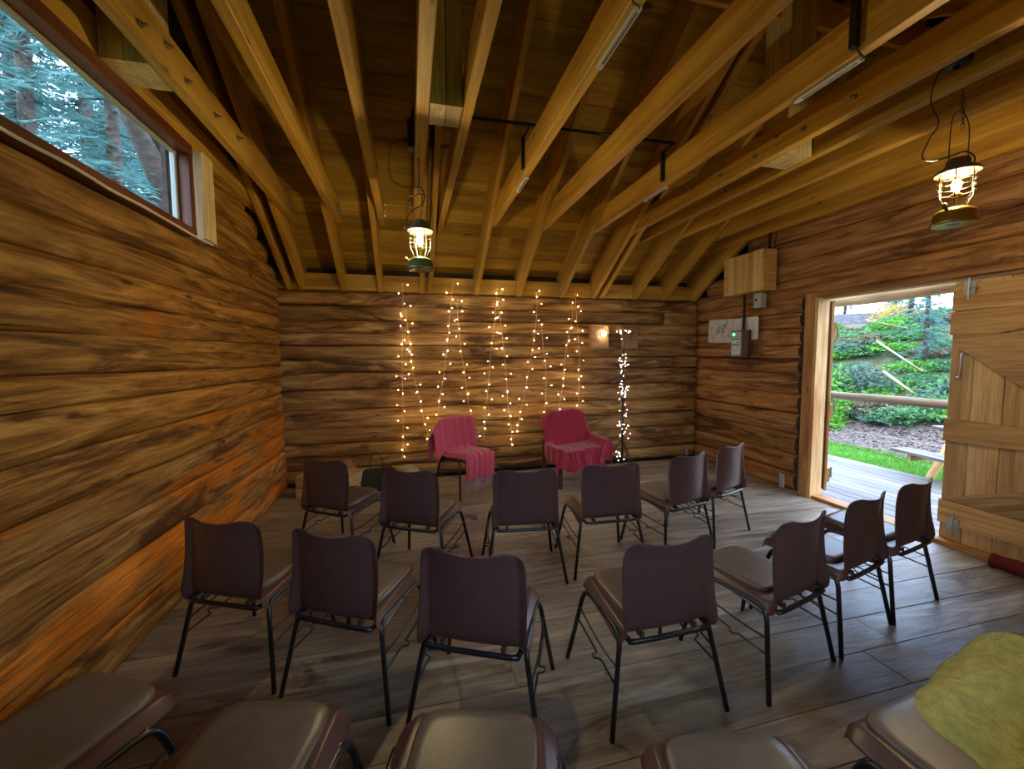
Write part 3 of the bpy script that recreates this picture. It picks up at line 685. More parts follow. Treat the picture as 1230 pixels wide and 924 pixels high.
proto = thing('stacking_chair', '', 'chair', (0, 0, 0)); chair_parts(proto, M['plastic'])
D = math.radians
chairs = [ # x, y, rotation, label
 (-.827, 2.391, -25, 'brown plastic chair in the middle row nearest the left log wall', 'middle row of chairs'),
 (-.265, 2.094, -29, 'second brown plastic chair from the left wall in the middle row', 'middle row of chairs'),
 (.305, 1.766, -26, 'third brown plastic chair from the left wall in the middle row, in the lower centre', 'middle row of chairs'),
 (1.059, 1.675, 1, 'brown plastic chair right of the gap in the middle row, squarely facing the stage', 'middle row of chairs'),
 (1.775, 1.717, 14, 'third brown plastic chair from the door end of the middle row', 'middle row of chairs'),
 (2.386, 1.857, 14, 'second brown plastic chair from the door end of the middle row', 'middle row of chairs'),
 (2.965, 1.982, 12, 'last brown plastic chair of the middle row, in front of the open door', 'middle row of chairs'),
 (-.545, 3.50, -35, 'brown plastic chair in the row nearest the stage, leftmost, beside the wooden crate', 'row of chairs nearest the stage'),
 (.07, 3.043, -30, 'second chair from the left in the row nearest the stage', 'row of chairs nearest the stage'),
 (.778, 2.853, -7, 'third chair from the left in the row nearest the stage, below the pink throw', 'row of chairs nearest the stage'),
 (1.403, 2.835, -3, 'fourth chair from the left in the row nearest the stage, below the crimson armchair', 'row of chairs nearest the stage'),
 (2.07, 2.93, 14, 'second chair from the right in the row nearest the stage', 'row of chairs nearest the stage'),
 (2.615, 3.113, 20, 'rightmost chair in the row nearest the stage, near the right log wall', 'row of chairs nearest the stage'),
 (-1.158, 1.397, -28, 'nearest row chair with brown vinyl seat against the left log wall', 'nearest row of chairs'),
 (-.52, 1.123, -15, 'second seat from the left wall in the nearest row, catching a soft sheen', 'nearest row of chairs'),
 (.10, .93, -17, 'third seat from the left wall in the nearest row, in the bottom centre', 'nearest row of chairs'),
 (.808, .664, -11, 'fourth seat from the left wall in the nearest row, mostly cut off by the frame', 'nearest row of chairs'),
 (1.54, .65, 4, 'shiny brown vinyl seat at the right of the nearest row, beside the mustard fleece', 'nearest row of chairs'),
 (2.08, .71, 14, 'rightmost chair of the nearest row, hidden under the mustard fleece', 'nearest row of chairs'),
]
for i, (x, y, a, lab, grp) in enumerate(chairs):
    c = proto if i == 0 else dup(proto)
    if grp == 'nearest row of chairs': c.scale = (1.13, 1.30 if x < 1 else 1.15, 1.0) if x < 2 else (.98, .98, .97)
    c.location = (x, y, 0); c.rotation_euler = (0, 0, D(a)); c['label'] = lab; c['group'] = grp; c['category'] = 'chair'

# ------------------------------------------------------------------ stage chair with pink throw
sc = thing('stage_chair', 'black framed stacking chair on the stage, draped with a pink throw', 'chair', (.60, 4.78, 0), D(-148))
chair_parts(sc, M['darkseat'], False)
def drape(name, rows, nu, fn, mat, parent=None, thick=.008, uvscale=1):
    vs, uv, fs = [], [], []
    nv = len(rows)
    for i in range(nv):
        for j in range(nu+1):
            u = -1+2*j/nu; vs.append(fn(u, i)); uv.append((j/nu*uvscale, i/nv*uvscale))
    for i in range(nv-1):
        for j in range(nu):
            a = i*(nu+1)+j; fs.append((a, a+1, a+nu+2, a+nu+1))
    o = link_mesh(name, vs, fs, mat, parent, True, uvs=uv)
    md = o.modifiers.new('t', 'SOLIDIFY'); md.thickness = thick; md.offset = 1
    bake(o); o.data.polygons.foreach_set('use_smooth', [True]*len(o.data.polygons))
    return o
# path in chair coordinates (y forward of the chair, z up): behind the back, over it, down, along the seat, over the front edge
rows = smooth_path([(0, -.285, .52), (0, -.275, .66), (0, -.262, .80), (0, -.235, .850), (0, -.200, .83), (0, -.185, .70), (0, -.165, .55), (0, -.11, .475), (0, 0, .475), (0, .13, .485), (0, .235, .475), (0, .275, .42), (0, .290, .33), (0, .300, .22)], 4)
def f_pink(u, i):
    p = rows[i]; t = i/(len(rows)-1)
    w = .235+.03*math.sin(t*5)
    x = u*w-.03+.05*(t > .75)*(t-.75)*4
    fold = .008*math.sin(u*14+t*3)+.006*math.sin(u*31+1.3)
    z = p.z+fold*.4; y = p.y+fold
    if t < .5:
        k = max(0, abs(u)-.72)/.28
        z -= (.10 if u > 0 else .05)*k**1.4*(1 if t > .1 else .6); x += .10*k if u > 0 else 0; z -= .06*k if u > 0 else 0
    if .20 < t < .50: y += .055*u*u
    elif t < .78:
        k = max(0, abs(u)-.82)/.18; z -= .05*k
    return (x, y, z)
tp = thing('pink_throw', 'rose pink woven throw with tassels draped over the black stage chair', 'throw', (.60, 4.78, 0), D(-148))
drape('cloth', rows, 44, f_pink, M['throw_pink'], tp)
g = Geo(); rr = random.Random(3)
for i in range(46):
    u = -1+2*(i+.5)/46; x, y, z = f_pink(u, len(rows)-1)
    L = rr.uniform(.09, .15); dx = rr.uniform(-.012, .012)
    g.tube([(x, y, z+.01), (x+dx*.5, y+.004, z-L*.5), (x+dx, y+rr.uniform(-.006, .01), z-L)], [.0035, .0045, .003], 4)
g.build('tassel', M['fringe'], tp); tag(tp.children[-1], 'grey and pink tassels', kind='stuff')

# ------------------------------------------------------------------ armchair with crimson throw
ax, ay, aa = 1.98, 4.80, D(4)
arm = thing('armchair', 'low armchair with dark red legs under a crimson throw on the stage', 'armchair', (ax, ay, 0), aa)
# local frame: faces -Y
Geo().cbox(-.30, .30, -.30, .24, .30, .42, .03).build('seat', M['leg_red'], arm)
Geo().cbox(-.27, .27, .20, .29, .36, .84, .03).build('backrest', M['leg_red'], arm)
for sx in (-1, 1):
    Geo().cbox(-.26, .24, sx*.30-.02, sx*.30+.02, .42, .45, .008).build('armrest', M['leg_red'], arm).rotation_euler = (0, 0, 0)
    for yy in (-.26, .24):
        Geo().box(sx*.29-.022, sx*.29+.022, yy-.022, yy+.022, 0, .50).build('leg', M['leg_red'], arm)
for o in arm.children:
    if o.name.startswith('armrest'): o.rotation_euler = (0, 0, PI/2); 
th = thing('crimson_throw', 'crimson crinkled throw covering the low armchair', 'throw', (ax, ay, 0), aa)
def h_arm(x, y):
    """height of the cloth lying over seat, arms and back"""
    sm = lambda a, b_, t: max(0, min(1, (t-a)/(b_-a)))**2*(3-2*max(0, min(1, (t-a)/(b_-a))))
    seat = .47+.015*math.sin(x*9)
    armh = .575 if x > 0 else .50
    a = sm(.215, .29, abs(x)); z = seat+(armh-seat)*a
    bk = .885+.012*math.sin(x*14)-.33*sm(.24, .40, x)-.06*sm(.22, .33, -x)
    b_ = sm(.06, .175, y)
    z = z+(max(bk, z)-z)*b_
    return z
vs, uv, fs = [], [], []
nx_, ny_ = 48, 40; rr = random.Random(8)
W2 = .36
for j in range(ny_+1):
    for i in range(nx_+1):
        u = -1+2*i/nx_; v = j/ny_
        # v 0..0.2 front skirt, .2..0.85 top, .85..1 rear skirt
        if v < .22: y = -.33; zdrop = (.22-v)/.22*.24
        elif v < .86: y = -.33+(v-.22)/.64*.66; zdrop = 0
        else: y = .34; zdrop = (v-.86)/.14*.25
        x = u*W2*1.18; sk = 0
        if abs(x) > W2: sk = (abs(x)-W2)*3.2; x = math.copysign(W2+.012*math.sin(v*40), x)
        z = h_arm(x, y)-zdrop-sk
        cr = mnoise.noise(Vector((u*14, v*3, 2)))*.012+mnoise.noise(Vector((u*30, v*30, 7)))*.005
        if v < .22: x += .015*math.sin(v*30+u*4); y += cr*1.4-.012*math.sin(u*16); z -= .02*math.sin(u*3+1)+.02*abs(u)
        else: z += cr; y += cr*.8
        if y > .05: x *= 1-.16*min(1, (y-.05)/.12)
        if v > .86: x *= .80
        vs.append((x, y, max(z, .20))); uv.append((i/nx_, j/ny_))
for j in range(ny_):
    for i in range(nx_):
        a = j*(nx_+1)+i; fs.append((a, a+1, a+nx_+2, a+nx_+1))
o = link_mesh('cloth', vs, fs, M['throw_crimson'], th, True, uvs=uv)
md = o.modifiers.new('t', 'SOLIDIFY'); md.thickness = .006; md = o.modifiers.new('s', 'SUBSURF'); md.levels = 1; bake(o)
o.data.polygons.foreach_set('use_smooth', [True]*len(o.data.polygons))

# ------------------------------------------------------------------ mustard fleece over the rightmost near chair
fl = thing('fleece_blanket', 'mustard yellow fleece blanket heaped over the chair at the lower right', 'blanket', (2.08, .71, 0), D(14))
def f_fleece(u, v):
    x = u*.50-.13; y = v*.41-.06
    base = .475+.04*math.exp(-((x+.05)**2+(y-.05)**2)*8)
    back = .88*max(0, min(1, (-y-.09)/.09)); z = max(base, back)
    r = max(0, (abs(u)**6+abs(v)**6)**(1/6)-.72)/.28
    z -= .10*r*r
    z += .022*math.sin(x*10+y*15+1)*math.exp(-abs(y)*1.5)+.012*math.sin(x*19-y*10)+mnoise.noise(Vector((x*9, y*9, 4)))*.02
    return (x, y, max(z, .25))
vs, fs = [], []; n = 60
for j in range(n+1):
    for i in range(n+1):
        x, y, z = f_fleece(-1+2*i/n, -1+2*j/n); vs.append((x, y, z))
for j in range(n):
    for i in range(n):
        a = j*(n+1)+i; fs.append((a, a+1, a+n+2, a+n+1))
o = link_mesh('cloth', vs, fs, M['fleece'], fl, True)
md = o.modifiers.new('t', 'SOLIDIFY'); md.thickness = .014; md.offset = 1; bake(o); o.data.polygons.foreach_set('use_smooth', [True]*len(o.data.polygons))
g = Geo(); rr = random.Random(21)    # pile of the fleece
me = o.data
for i in range(26000):
    x, y = rr.uniform(-.99, .99), rr.uniform(-.99, .99); a = Vector(f_fleece(x, y))
    d = Vector((rr.uniform(-.006, .006), rr.uniform(-.006, .006), rr.uniform(.013, .024))); w = Vector((rr.uniform(-.002, .002), rr.uniform(-.002, .002), 0))
    k = len(g.v); g.v += [a-w, a+w, a+d]; g.f.append((k, k+1, k+2)); g.m.append(0)
tag(g.build('fleece_pile', M['fleece'], fl), kind='stuff')

# ------------------------------------------------------------------ hanging lanterns
def lantern(loc, tilt, label, tank, ztop, chain_top, power, bail_up=.30):
    t = thing('lantern', label, 'lantern', loc, tilt, group=None)
    # origin at the base of the tank
    g = Geo().lathe([(.030, .006), (.092, .0), (.098, .004), (.097, .014), (.090, .03), (.088, .060), (.080, .078), (.055, .090), (.03, .094), (.012, .10)], 28)
    g.build('fuel_tank', tank, t, True)
    Geo().lathe([(.0005, .010), (.091, .008)], 28).build('tank_underside', M['zinc'], t)
    Geo().tube([(-.082, 0, .070), (-.108, 0, .088)], .008, 8).ball((-.116, 0, .092), .013).tube([(-.106, -.016, .086), (-.106, .016, .086)], .004, 6).build('pump_knob', M['brass'], t, True)
    g = Geo().tube([(0, 0, .09), (0, 0, .16)], .010, 8).lathe([(.012, .15), (.022, .158), (.022, .170), (.010, .175)], 12)
    g.build('burner', M['brass'], t, True)
    g = Geo()
    for k in range(6):
        a = k*PI/3+.3; c_, s_ = math.cos(a), math.sin(a)
        g.tube(smooth_path([(c_*.045, s_*.045, .092), (c_*.060, s_*.060, .135), (c_*.074, s_*.074, .165), (c_*.074, s_*.074, .285)], 3), .0028, 6)
    for z in (.180, .210, .240, .270):
        g.tube([(math.cos(2*PI*k/24)*.076, math.sin(2*PI*k/24)*.076, z) for k in range(24)], .0024, 6, True)
    g.build('wire_cage', M['cage'], t, True)
    Geo().lathe([(.094, .280), (.097, .285), (.088, .300), (.060, .318), (.052, .322), (.050, .345), (.046, .356), (.030, .362), (.0005, .364)], 28).lathe([(.094, .280), (.05, .292), (.0005, .296)], 28).build('hood', M['hood'], t, True)
    gb = Geo().lathe([(.0005, .178), (.010, .182), (.018, .196), (.021, .214), (.018, .236), (.010, .250), (.0005, .254)], 16)
    b_ = gb.build('bulb', M['bulb'], t, True); tag(b_, 'glowing warm bulb')
    ld = bpy.data.lights.new('bulb_light', 'POINT'); ld.energy = power; ld.color = (1, .76, .36); ld.shadow_soft_size = .03
    lo = bpy.data.objects.new('bulb_light', ld); COL.objects.link(lo); lo.parent = t; lo.location = (0, 0, .215)
    b_.visible_shadow = True
    top = .364+bail_up-.08
    bl = smooth_path([(-.098, 0, .285), (-.100, 0, .38), (-.100, 0, .46), (-.085, 0, top-.05), (0, 0, top), (.085, 0, top-.05), (.100, 0, .46), (.100, 0, .38), (.098, 0, .285)], 4)
    Geo().tube(bl, .0028, 6).build('bail_handle', M['cage'], t, True)
    # chain up to the joist
    g = Geo(); z = loc[2]+top-.01; k = 0
    while z < chain_top-.02:
        pts = []
        for q in range(10):
            a = 2*PI*q/10; r_ = .0075*math.cos(a); zz = z+.016+.018*math.sin(a)
            pts.append((r_, 0, zz-loc[2]) if k % 2 else (0, r_, zz-loc[2]))
        g.tube(pts, .0018, 5, True); z += .026; k += 1
    for q0 in range(5):          # loose tail of the chain
        zz0 = top+.03-q0*.026
        pts = [(.020+(.0075*math.cos(2*PI*q/10) if q0 % 2 else 0), (0 if q0 % 2 else .0075*math.cos(2*PI*q/10)), zz0+.018*math.sin(2*PI*q/10)) for q in range(10)]
        g.tube(pts, .0018, 5, True)
    g.tube([(0, 0, chain_top-loc[2]+.01), (0, 0, chain_top-loc[2]-.02)], .003, 6)
    ch = g.build('chain', M['black_metal'], t, True)
    return t
lan1 = lantern((.095, 3.17, 2.235), D(-25), 'green tank lantern hanging from the joist in front of the back wall', M['lantern_green'], .6, 3.04, LANTERN_W, .27)
lan2 = lantern((2.985, 1.69, 2.315), D(8), 'brass lantern hanging at the upper right near the door', M['brass'], .6, 3.04, LANTERN_W, .33)

# ------------------------------------------------------------------ cables, junction box, strip lights
cable = thing('cable_conduit', 'black conduit run across the joists to the strip lights', 'conduit', (0, 0, 0))
Geo().tube([(.16, 3.04, 3.30), (2.115, 3.02, 3.30)], .012, 8).build('conduit', M['black'], cable, True)
Geo().box(.885, .908, 3.19, 3.22, 3.06, 3.30).build('conduit_drop', M['black'], cable)
Geo().box(2.09, 2.115, 3.14, 3.17, 3.06, 3.30).build('conduit_drop', M['black'], cable)
for (x, y1) in ((.90, 3.20), (2.10, 3.15)): Geo().tube([(x, 3.03, 3.29), (x, y1, 3.29)], .010, 6).build('conduit_elbow', M['black'], cable)
jb = thing('junction_box', 'black junction box on the joist above the green lantern', 'box', (.045, 3.08, 3.12))
Geo().cbox(-.025, .02, -.05, .05, -.07, .12, .008).build('box_body', M['black'], jb)
Geo().tube([(0, 0, .10), (.02, -.02, .19)], .012, 8).tube([(-.02, -.05, -.03), (-.06, -.06, -.035)], .008, 6).build('cable_gland', M['black'], jb)
g = Geo().tube(smooth_path([(.02, 3.02, 3.07), (-.07, 3.04, 3.08), (-.11, 3.08, 2.98), (-.10, 3.12, 2.86), (-.02, 3.15, 2.82), (.09, 3.17, 2.835), (.13, 3.17, 2.80), (.12, 3.17, 2.72), (.04, 3.17, 2.66), (0, 3.17, 2.60), (-.02, 3.17, 2.53)], 5), .0035, 6)
tag(g.build('lantern_cable', M['black'], None, True), 'thin dark cable looping down to the green lantern', 'cable')
jb2 = thing('ceiling_rose', 'round black junction box between the joists above the brass lantern', 'box', (2.80, 1.62, 3.14))
Geo().lathe([(.0005, -.05), (.055, -.048), (.062, -.03), (.062, 0), (.0005, .002)], 20).build('box_body', M['black'], jb2, True)
Geo().lathe([(.012, -.062), (.014, -.05)], 10).build('cable_gland', M['black'], jb2)
g = Geo().tube(smooth_path([(2.74, 1.62, 3.12), (2.68, 1.63, 3.02), (2.70, 1.66, 2.92), (2.80, 1.68, 2.84), (2.76, 1.69, 2.76), (2.71, 1.69, 2.66), (2.77, 1.69, 2.64), (2.92, 1.69, 2.68), (3.03, 1.69, 2.72), (3.11, 1.69, 2.70), (3.10, 1.69, 2.64), (3.06, 1.69, 2.61)], 5), .0036, 6)
tag(g.build('lantern_cable', M['black'], None, True), 'dark twisted cable looping down to the brass lantern', 'cable')
def strip_light(x, y0, y1, lab):
    t = thing('strip_light', lab, 'light', (x, (y0+y1)/2, JZ), 0)
    L = (y1-y0)/2
    vs = []; g = Geo()
    n = 8; pts = [(.014*math.cos(a), L-.014+.014*math.sin(a)) for a in [PI*k/n for k in range(n+1)]]+[(.014*math.cos(a), -L+.014+.014*math.sin(a)) for a in [PI+PI*k/n for k in range(n+1)]]
    m_ = len(pts); g.add([(a, b_, -.012) for a, b_ in pts]+[(a*1.15, b_, 0) for a, b_ in pts], [tuple(range(m_))[::-1], tuple(range(m_, 2*m_))]+[(i, (i+1) % m_, (i+1) % m_+m_, i+m_) for i in range(m_)])
    g.build('housing', M['strip'], t)
    Geo().box(-.006, .006, -L+.03, L-.05, -.0145, -.0118).build('lens', M['strip_lens'], t)
    return t
strip_light(.955, 1.61, 2.00, 'short grey strip light under the joist at the top centre')
strip_light(2.175, 1.62, 1.99, 'short grey strip light under the joist at the upper right')
strip_light(.955, 3.28, 3.60, 'far strip light at the end of the left conduit drop')
strip_light(2.175, 3.20, 3.55, 'far strip light at the end of the right conduit drop')
g = Geo().box(2.085, 2.115, 1.60, 1.63, 3.06, 3.60).ball((2.10, 1.61, 3.16), .02)
tag(g.build('cable_trunking', M['black']), 'black trunking dropping down the joist to the near right strip light', 'conduit')
g = Geo().tube(smooth_path([(2.10, 1.61, 3.07), (2.12, 1.60, 3.03), (2.16, 1.61, 3.022), (2.175, 1.635, 3.03)], 4), .0035, 6)
tag(g.build('strip_cable', M['black'], None, True), 'short black cable feeding the near right strip light', 'cable')
g = Geo().ball((.90, 1.55, 3.06), .018).tube(smooth_path([(.90, 1.55, 3.06), (.90, 1.58, 3.02), (.94, 1.60, 3.022), (.955, 1.62, 3.03)], 4), .0035, 6).tube([(.90, 1.55, 3.06), (.895, 1.5, 3.5)], .008, 6)
tag(g.build('strip_cable', M['black'], None, True), 'short black cable feeding the near centre strip light', 'cable')

# ------------------------------------------------------------------ things on the right wall
bx = thing('wooden_box', 'pale wooden cover box mounted high on the right log wall', 'box', (0, 0, 0))
for i in range(4):
    y0 = 4.06+i*.1575
    o = Geo().cbox(0, .48, -.0775, .0775, -.01, .01, .002).build('board', M['ply'], bx); o.location = (4.09, y0+.079, 2.36); o.rotation_euler = (0, -PI/2, 0)
Geo().box(4.10, 4.27, 4.06, 4.08, 2.36, 2.84).box(4.10, 4.27, 4.67, 4.69, 2.36, 2.84).box(4.10, 4.27, 4.08, 4.67, 2.36, 2.38).box(4.10, 4.27, 4.08, 4.67, 2.82, 2.84).build('side_panel', M['ply'], bx)
g = Geo()
for (y, z) in ((4.66, 2.44), (4.66, 2.58), (4.63, 2.60), (4.66, 2.70), (4.10, 2.48), (4.11, 2.75), (4.27, 2.77), (4.33, 2.66), (4.65, 2.72), (4.63, 2.46)):
    g.tube([(4.076, y, z), (4.082, y, z)], .006, 6)
g.build('screw', M['black'], bx)
g = Geo().box(4.19, 4.215, 4.45, 4.475, 1.85, 2.37); tag(g.build('wall_conduit', M['black']), 'black conduit between the wooden box and the control panel', 'conduit')
g = Geo().box(4.20, 4.22, 4.10, 4.125, 2.84, 3.06).tube([(4.21, 4.04, 2.84), (4.21, 4.03, 2.96), (4.22, 4.02, 3.0)], .008, 6); tag(g.build('upper_conduit', M['black']), 'black conduit rising from the wooden box to the roof', 'conduit')
sw = thing('switch_box', 'small grey switch box on the right wall below the wooden box', 'switch', (0, 0, 0))
Geo().cbox(4.19, 4.27, 4.19, 4.30, 2.17, 2.35, .01).build('housing', M['grey'], sw); Geo().box(4.183, 4.19, 4.25, 4.28, 2.25, 2.28).build('switch', M['black'], sw)
def sheet(name, lab, y0, y1, z0, z1, x, tilt=0):
    t = thing(name, lab, 'poster', (x, (y0+y1)/2, (z0+z1)/2)); t.rotation_euler = (tilt, 0, 0)
    w, h = (y1-y0)/2, (z1-z0)/2; c = .03; pts = []
    for (a, b_, s0) in ((w-c, h-c, 0), (-w+c, h-c, PI/2), (-w+c, -h+c, PI), (w-c, -h+c, 1.5*PI)):
        pts += [(a+c*math.cos(s0+k*PI/8), b_+c*math.sin(s0+k*PI/8)) for k in range(5)]
    n = len(pts); Geo().add([(0, a, b_) for a, b_ in pts]+[(.003, a, b_) for a, b_ in pts], [tuple(range(n)), tuple(range(n, 2*n))[::-1]]+[(i, i+n, (i+1) % n+n, (i+1) % n) for i in range(n)]).build('sheet', M['paper'], t)
    return t
p1 = sheet('laminated_poster', 'white laminated sheet with drawn green trees and animals, on the right wall', 4.66, 5.13, 1.76, 2.08, 4.225, D(2))
g = Geo(); g2 = Geo(); rr = random.Random(14)
for (cy, cz, w, h) in ((.03, .02, .035, .045), (.0, .05, .03, .03), (-.04, .04, .02, .06), (-.10, .09, .022, .055), (-.06, .0, .02, .03), (.05, -.01, .015, .03), (-.085, .06, .02, .02)):
    for k in range(8):
        y, z = cy+rr.uniform(-w, w), cz+rr.uniform(-h, h); r_ = rr.uniform(.006, .013)
        g.add([(-.0015, y+r_*math.cos(q*PI/3), z+r_*math.sin(q*PI/3)) for q in range(6)], [tuple(range(6))])
g.build('tree_drawing', M['ink_green'], p1)
def sk(pts, r_=.0018): g2.tube([(-.0015, a, b_) for a, b_ in pts], r_, 4)
sk([(.20, .03), (.15, .06), (.12, .04), (.08, .05), (.05, .02)]); sk([(.18, .05), (.17, .0), (.14, .02)]); sk([(-.12, .04), (-.15, .02), (-.19, .03), (-.2, .0)])
for k in range(26):
    y, z = rr.uniform(-.19, .20), rr.uniform(-.13, -.03); sk([(y, z), (y+rr.uniform(-.02, .02), z+rr.uniform(.0, .02)), (y+rr.uniform(-.03, .03), z+rr.uniform(-.01, .02))], .0014)
g2.build('line_drawing', M['ink'], p1)
p2 = sheet('laminated_notice', 'pale handwritten laminated sheet half behind the black conduit', 4.26, 4.665, 1.78, 2.07, 4.232)
g = Geo()
for k in range(9):
    y = .15-k*.035; g.tube([(-.0015, y+rr.uniform(-.004, .004), -.09+j*.03) for j in range(6)] if k % 2 == 0 else [(-.0015, y, .05), (-.0015, y+.01, -.02)], .0012, 4)
g.build('handwriting', M['ink'], p2)
cp_ = thing('control_panel', 'heater control panel with green light on a dark board, right wall', 'panel', (0, 0, 0))
Geo().cbox(4.165, 4.215, 4.345, 4.625, 1.555, 1.905, .006).build('backboard', M['dark_board'], cp_)
Geo().cbox(4.145, 4.166, 4.44, 4.60, 1.575, 1.89, .006).build('faceplate', M['grey'], cp_)
g = Geo()
for (z0, z1) in ((1.60, 1.635), (1.645, 1.665), (1.675, 1.70), (1.735, 1.775)): g.box(4.1435, 4.1455, 4.455, 4.585, z0, z1)
g.build('label_strip', M['label_white'], cp_)
g = Geo()
for (y0, y1, z0, z1) in ((4.53, 4.57, 1.72, 1.732), (4.47, 4.51, 1.742, 1.752), (4.46, 4.52, 1.705, 1.715), (4.46, 4.58, 1.79, 1.797)): g.box(4.142, 4.1437, y0, y1, z0, z1)
g.build('marking', M['black'], cp_)
Geo().ball((4.143, 4.555, 1.855), .016, 10, 8).build('indicator_light', M['led'], cp_, True)
for (x, y, rz, lab) in ((4.18, 3.80, 0, 'small grey metal bracket on the lowest log left of the door'), (4.12, 5.42, 0, 'small grey bracket in the right hand back corner at floor level')):
    g = Geo().box(x, x+.012, y-.03, y+.03, .04, .20).box(x-.01, x, y-.006, y+.006, .05, .19); tag(g.build('wall_bracket', M['zinc']), lab, 'bracket')

# ------------------------------------------------------------------ back wall: panels, spot, fairy curtains
def panel(x0, x1, z0, z1, lab):
    t = thing('plaque', lab, 'plaque', (0, 0, 0)); Geo().cbox(x0, x1, 5.43, 5.52, z0, z1, .004).build('board', M['trim'], t); return t
pa = panel(2.52, 2.79, 1.69, 2.03, 'wooden board on the back wall behind the bright spotlight')
pb = panel(3.03, 3.26, 1.69, 2.03, 'wooden board with a burnt round emblem, right of the fairy light stand')
g = Geo(); g.tube([(3.15+.055*math.cos(k*PI/10), 5.4285, 1.87+.075*math.sin(k*PI/10)) for k in range(20)], .004, 5, True)
g.tube([(3.15+.020*math.cos(k*PI/6), 5.4285, 1.885+.022*math.sin(k*PI/6)) for k in range(12)], .004, 5, True).tube([(3.15, 5.4285, 1.865), (3.15, 5.4285, 1.82)], .005, 5).tube([(3.12, 5.4285, 1.84), (3.15, 5.4285, 1.85), (3.18, 5.4285, 1.84)], .003, 5)
g.build('round_emblem', M['dark_board'], pb)
sp_ = thing('spotlight', 'small bright spotlight on the left wooden board', 'light', (2.70, 5.40, 1.90))
Geo().tube([(0, .035, 0), (0, 0, 0)], .034, 16).build('housing', M['strip'], sp_, True)
o = Geo().ball((0, -.004, 0), .034, 14, 8, sq=(1, .35, 1.1)).build('lamp', M['spot'], sp_, True)

def px_on_back(x, y, Y=5.44):
    d = _fw+_rt*((x-615)/F_PX)-_up*((y-462)/F_PX); k = Y/d.y; return Vector((d.x*k, Y, CAM_H+d.z*k))
strands = [
 ([(483.5,340),(484,373),(483,436),(484,498),(484,542),(482,552)], [(487,368),(492,410),(496,445),(504,480),(510.5,509),(520,539)]),
 ([(544,341),(540,382),(537,417),(533,451),(527,489),(526,530)], [(550,360),(550,382),(554.5,426),(558,445),(563,486),(567,498)]),
 ([(597.5,346),(595,380),(590,420),(587,460),(583,500),(581,528)], [(598,357),(603,401),(608,451),(610,486),(614,514),(614,540)]),
 ([(644,351),(645,373),(641,410),(634,451),(626,492),(620,523)], [(650,388),(653,420),(656,448),(655,486),(656,505)]),
 ([(691,352),(692,373),(695,413),(696,435),(695,473),(695,492)], [(688,370),(686,391),(678,432),(677,457),(672,486),(675,495)])]
names_ = ['first fairy light strand from the left, hanging straight above the gap in the chairs', 'second fairy light strand from the left, above the pink throw', 'middle fairy light strand on the back wall', 'fourth fairy light strand from the left, left of the crimson armchair', 'rightmost fairy light strand, ending above the crimson armchair']
bulb_mesh = Geo().ball((0, 0, 0), .0040, 6, 4); bm_w = bulb_mesh.build('bulb', M['fairy'], None, True); mesh_warm = bm_w.data; bpy.data.objects.remove(bm_w)
bm_p = bulb_mesh.build('bulb', M['fairy_pale'], None, True); mesh_pale = bm_p.data; bpy.data.objects.remove(bm_p)
bm_c = Geo().ball((0, 0, 0), .0050, 6, 4).build('bulb', M['fairy_cool'], None, True); mesh_cool = bm_c.data; bpy.data.objects.remove(bm_c)
rr = random.Random(77)
for si, (wa, wb) in enumerate(strands):
    t = thing('fairy_light_strand', names_[si], 'fairy lights', (0, 0, 0), 0, 'fairy light strands on the back wall')
    g = Geo(); tp_ = px_on_back(*wa[0]); g.tube([tp_, (tp_.x, 5.53, tp_.z)], .0016, 4); tp_ = px_on_back(*wb[0]); g.tube([tp_, (tp_.x, 5.53, tp_.z)], .0016, 4)
    for w in (wa, wb):
        P = smooth_path([px_on_back(*q) for q in w], 5); g.tube(P, .0021, 4)
        L = 0; nxt = .01; sd = 1
        for a, b_ in zip(P[:-1], P[1:]):
            seg = (b_-a).length
            while nxt < L+seg:
                p = a.lerp(b_, (nxt-L)/seg); off = Vector((sd*rr.uniform(.02, .075), rr.uniform(-.03, 0), rr.uniform(-.03, .03)))
                if rr.random() < .25: off.x *= .2
                g.tube([p, p+off], .001, 3)
                o = bpy.data.objects.new('bulb', mesh_warm if rr.random() < (.45 if si in (0, 3, 4) else .25) else mesh_pale); COL.objects.link(o); o.parent = t; o.location = p+off
                sd = -sd; nxt += rr.uniform(.075, .135)
            L += seg
    g.build('wire', M['wire'], t)

# ------------------------------------------------------------------ tripod stand wrapped in cool fairy lights
stx, sty = 2.78, 4.98
st = thing('tripod_stand', 'slim black tripod stand before the back wall, right of the armchair', 'stand', (stx, sty, 0))
Geo().tube([(0, 0, .12), (0, 0, 1.0)], .014, 8).build('lower_pole', M['black'], st, True)
Geo().tube([(0, 0, .98), (0, 0, 1.93)], .009, 8).build('upper_pole', M['black'], st, True)
Geo().tube([(0, 0, .97), (0, 0, 1.03)], .020, 8).tube([(0, 0, 1.0), (.045, 0, 1.0)], .006, 6).build('clamp', M['black'], st, True)
Geo().tube([(0, 0, .40), (0, 0, .45)], .022, 8).build('leg_collar', M['black'], st, True)
for k in range(3):
    a = k*2*PI/3+.5; c_, s_ = math.cos(a), math.sin(a)
    Geo().tube([(c_*.02, s_*.02, .43), (c_*.30, s_*.30, .012)], .008, 6).build('leg', M['black'], st)
    Geo().tube([(c_*.16, s_*.16, .22), (c_*.012, s_*.012, .16)], .005, 6).build('brace', M['black'], st)
fs_ = thing('fairy_light_string', 'cool white fairy lights wound around the tripod stand', 'fairy lights', (stx, sty, 0))
g = Geo(); pts = []; rr = random.Random(31)
n = 150
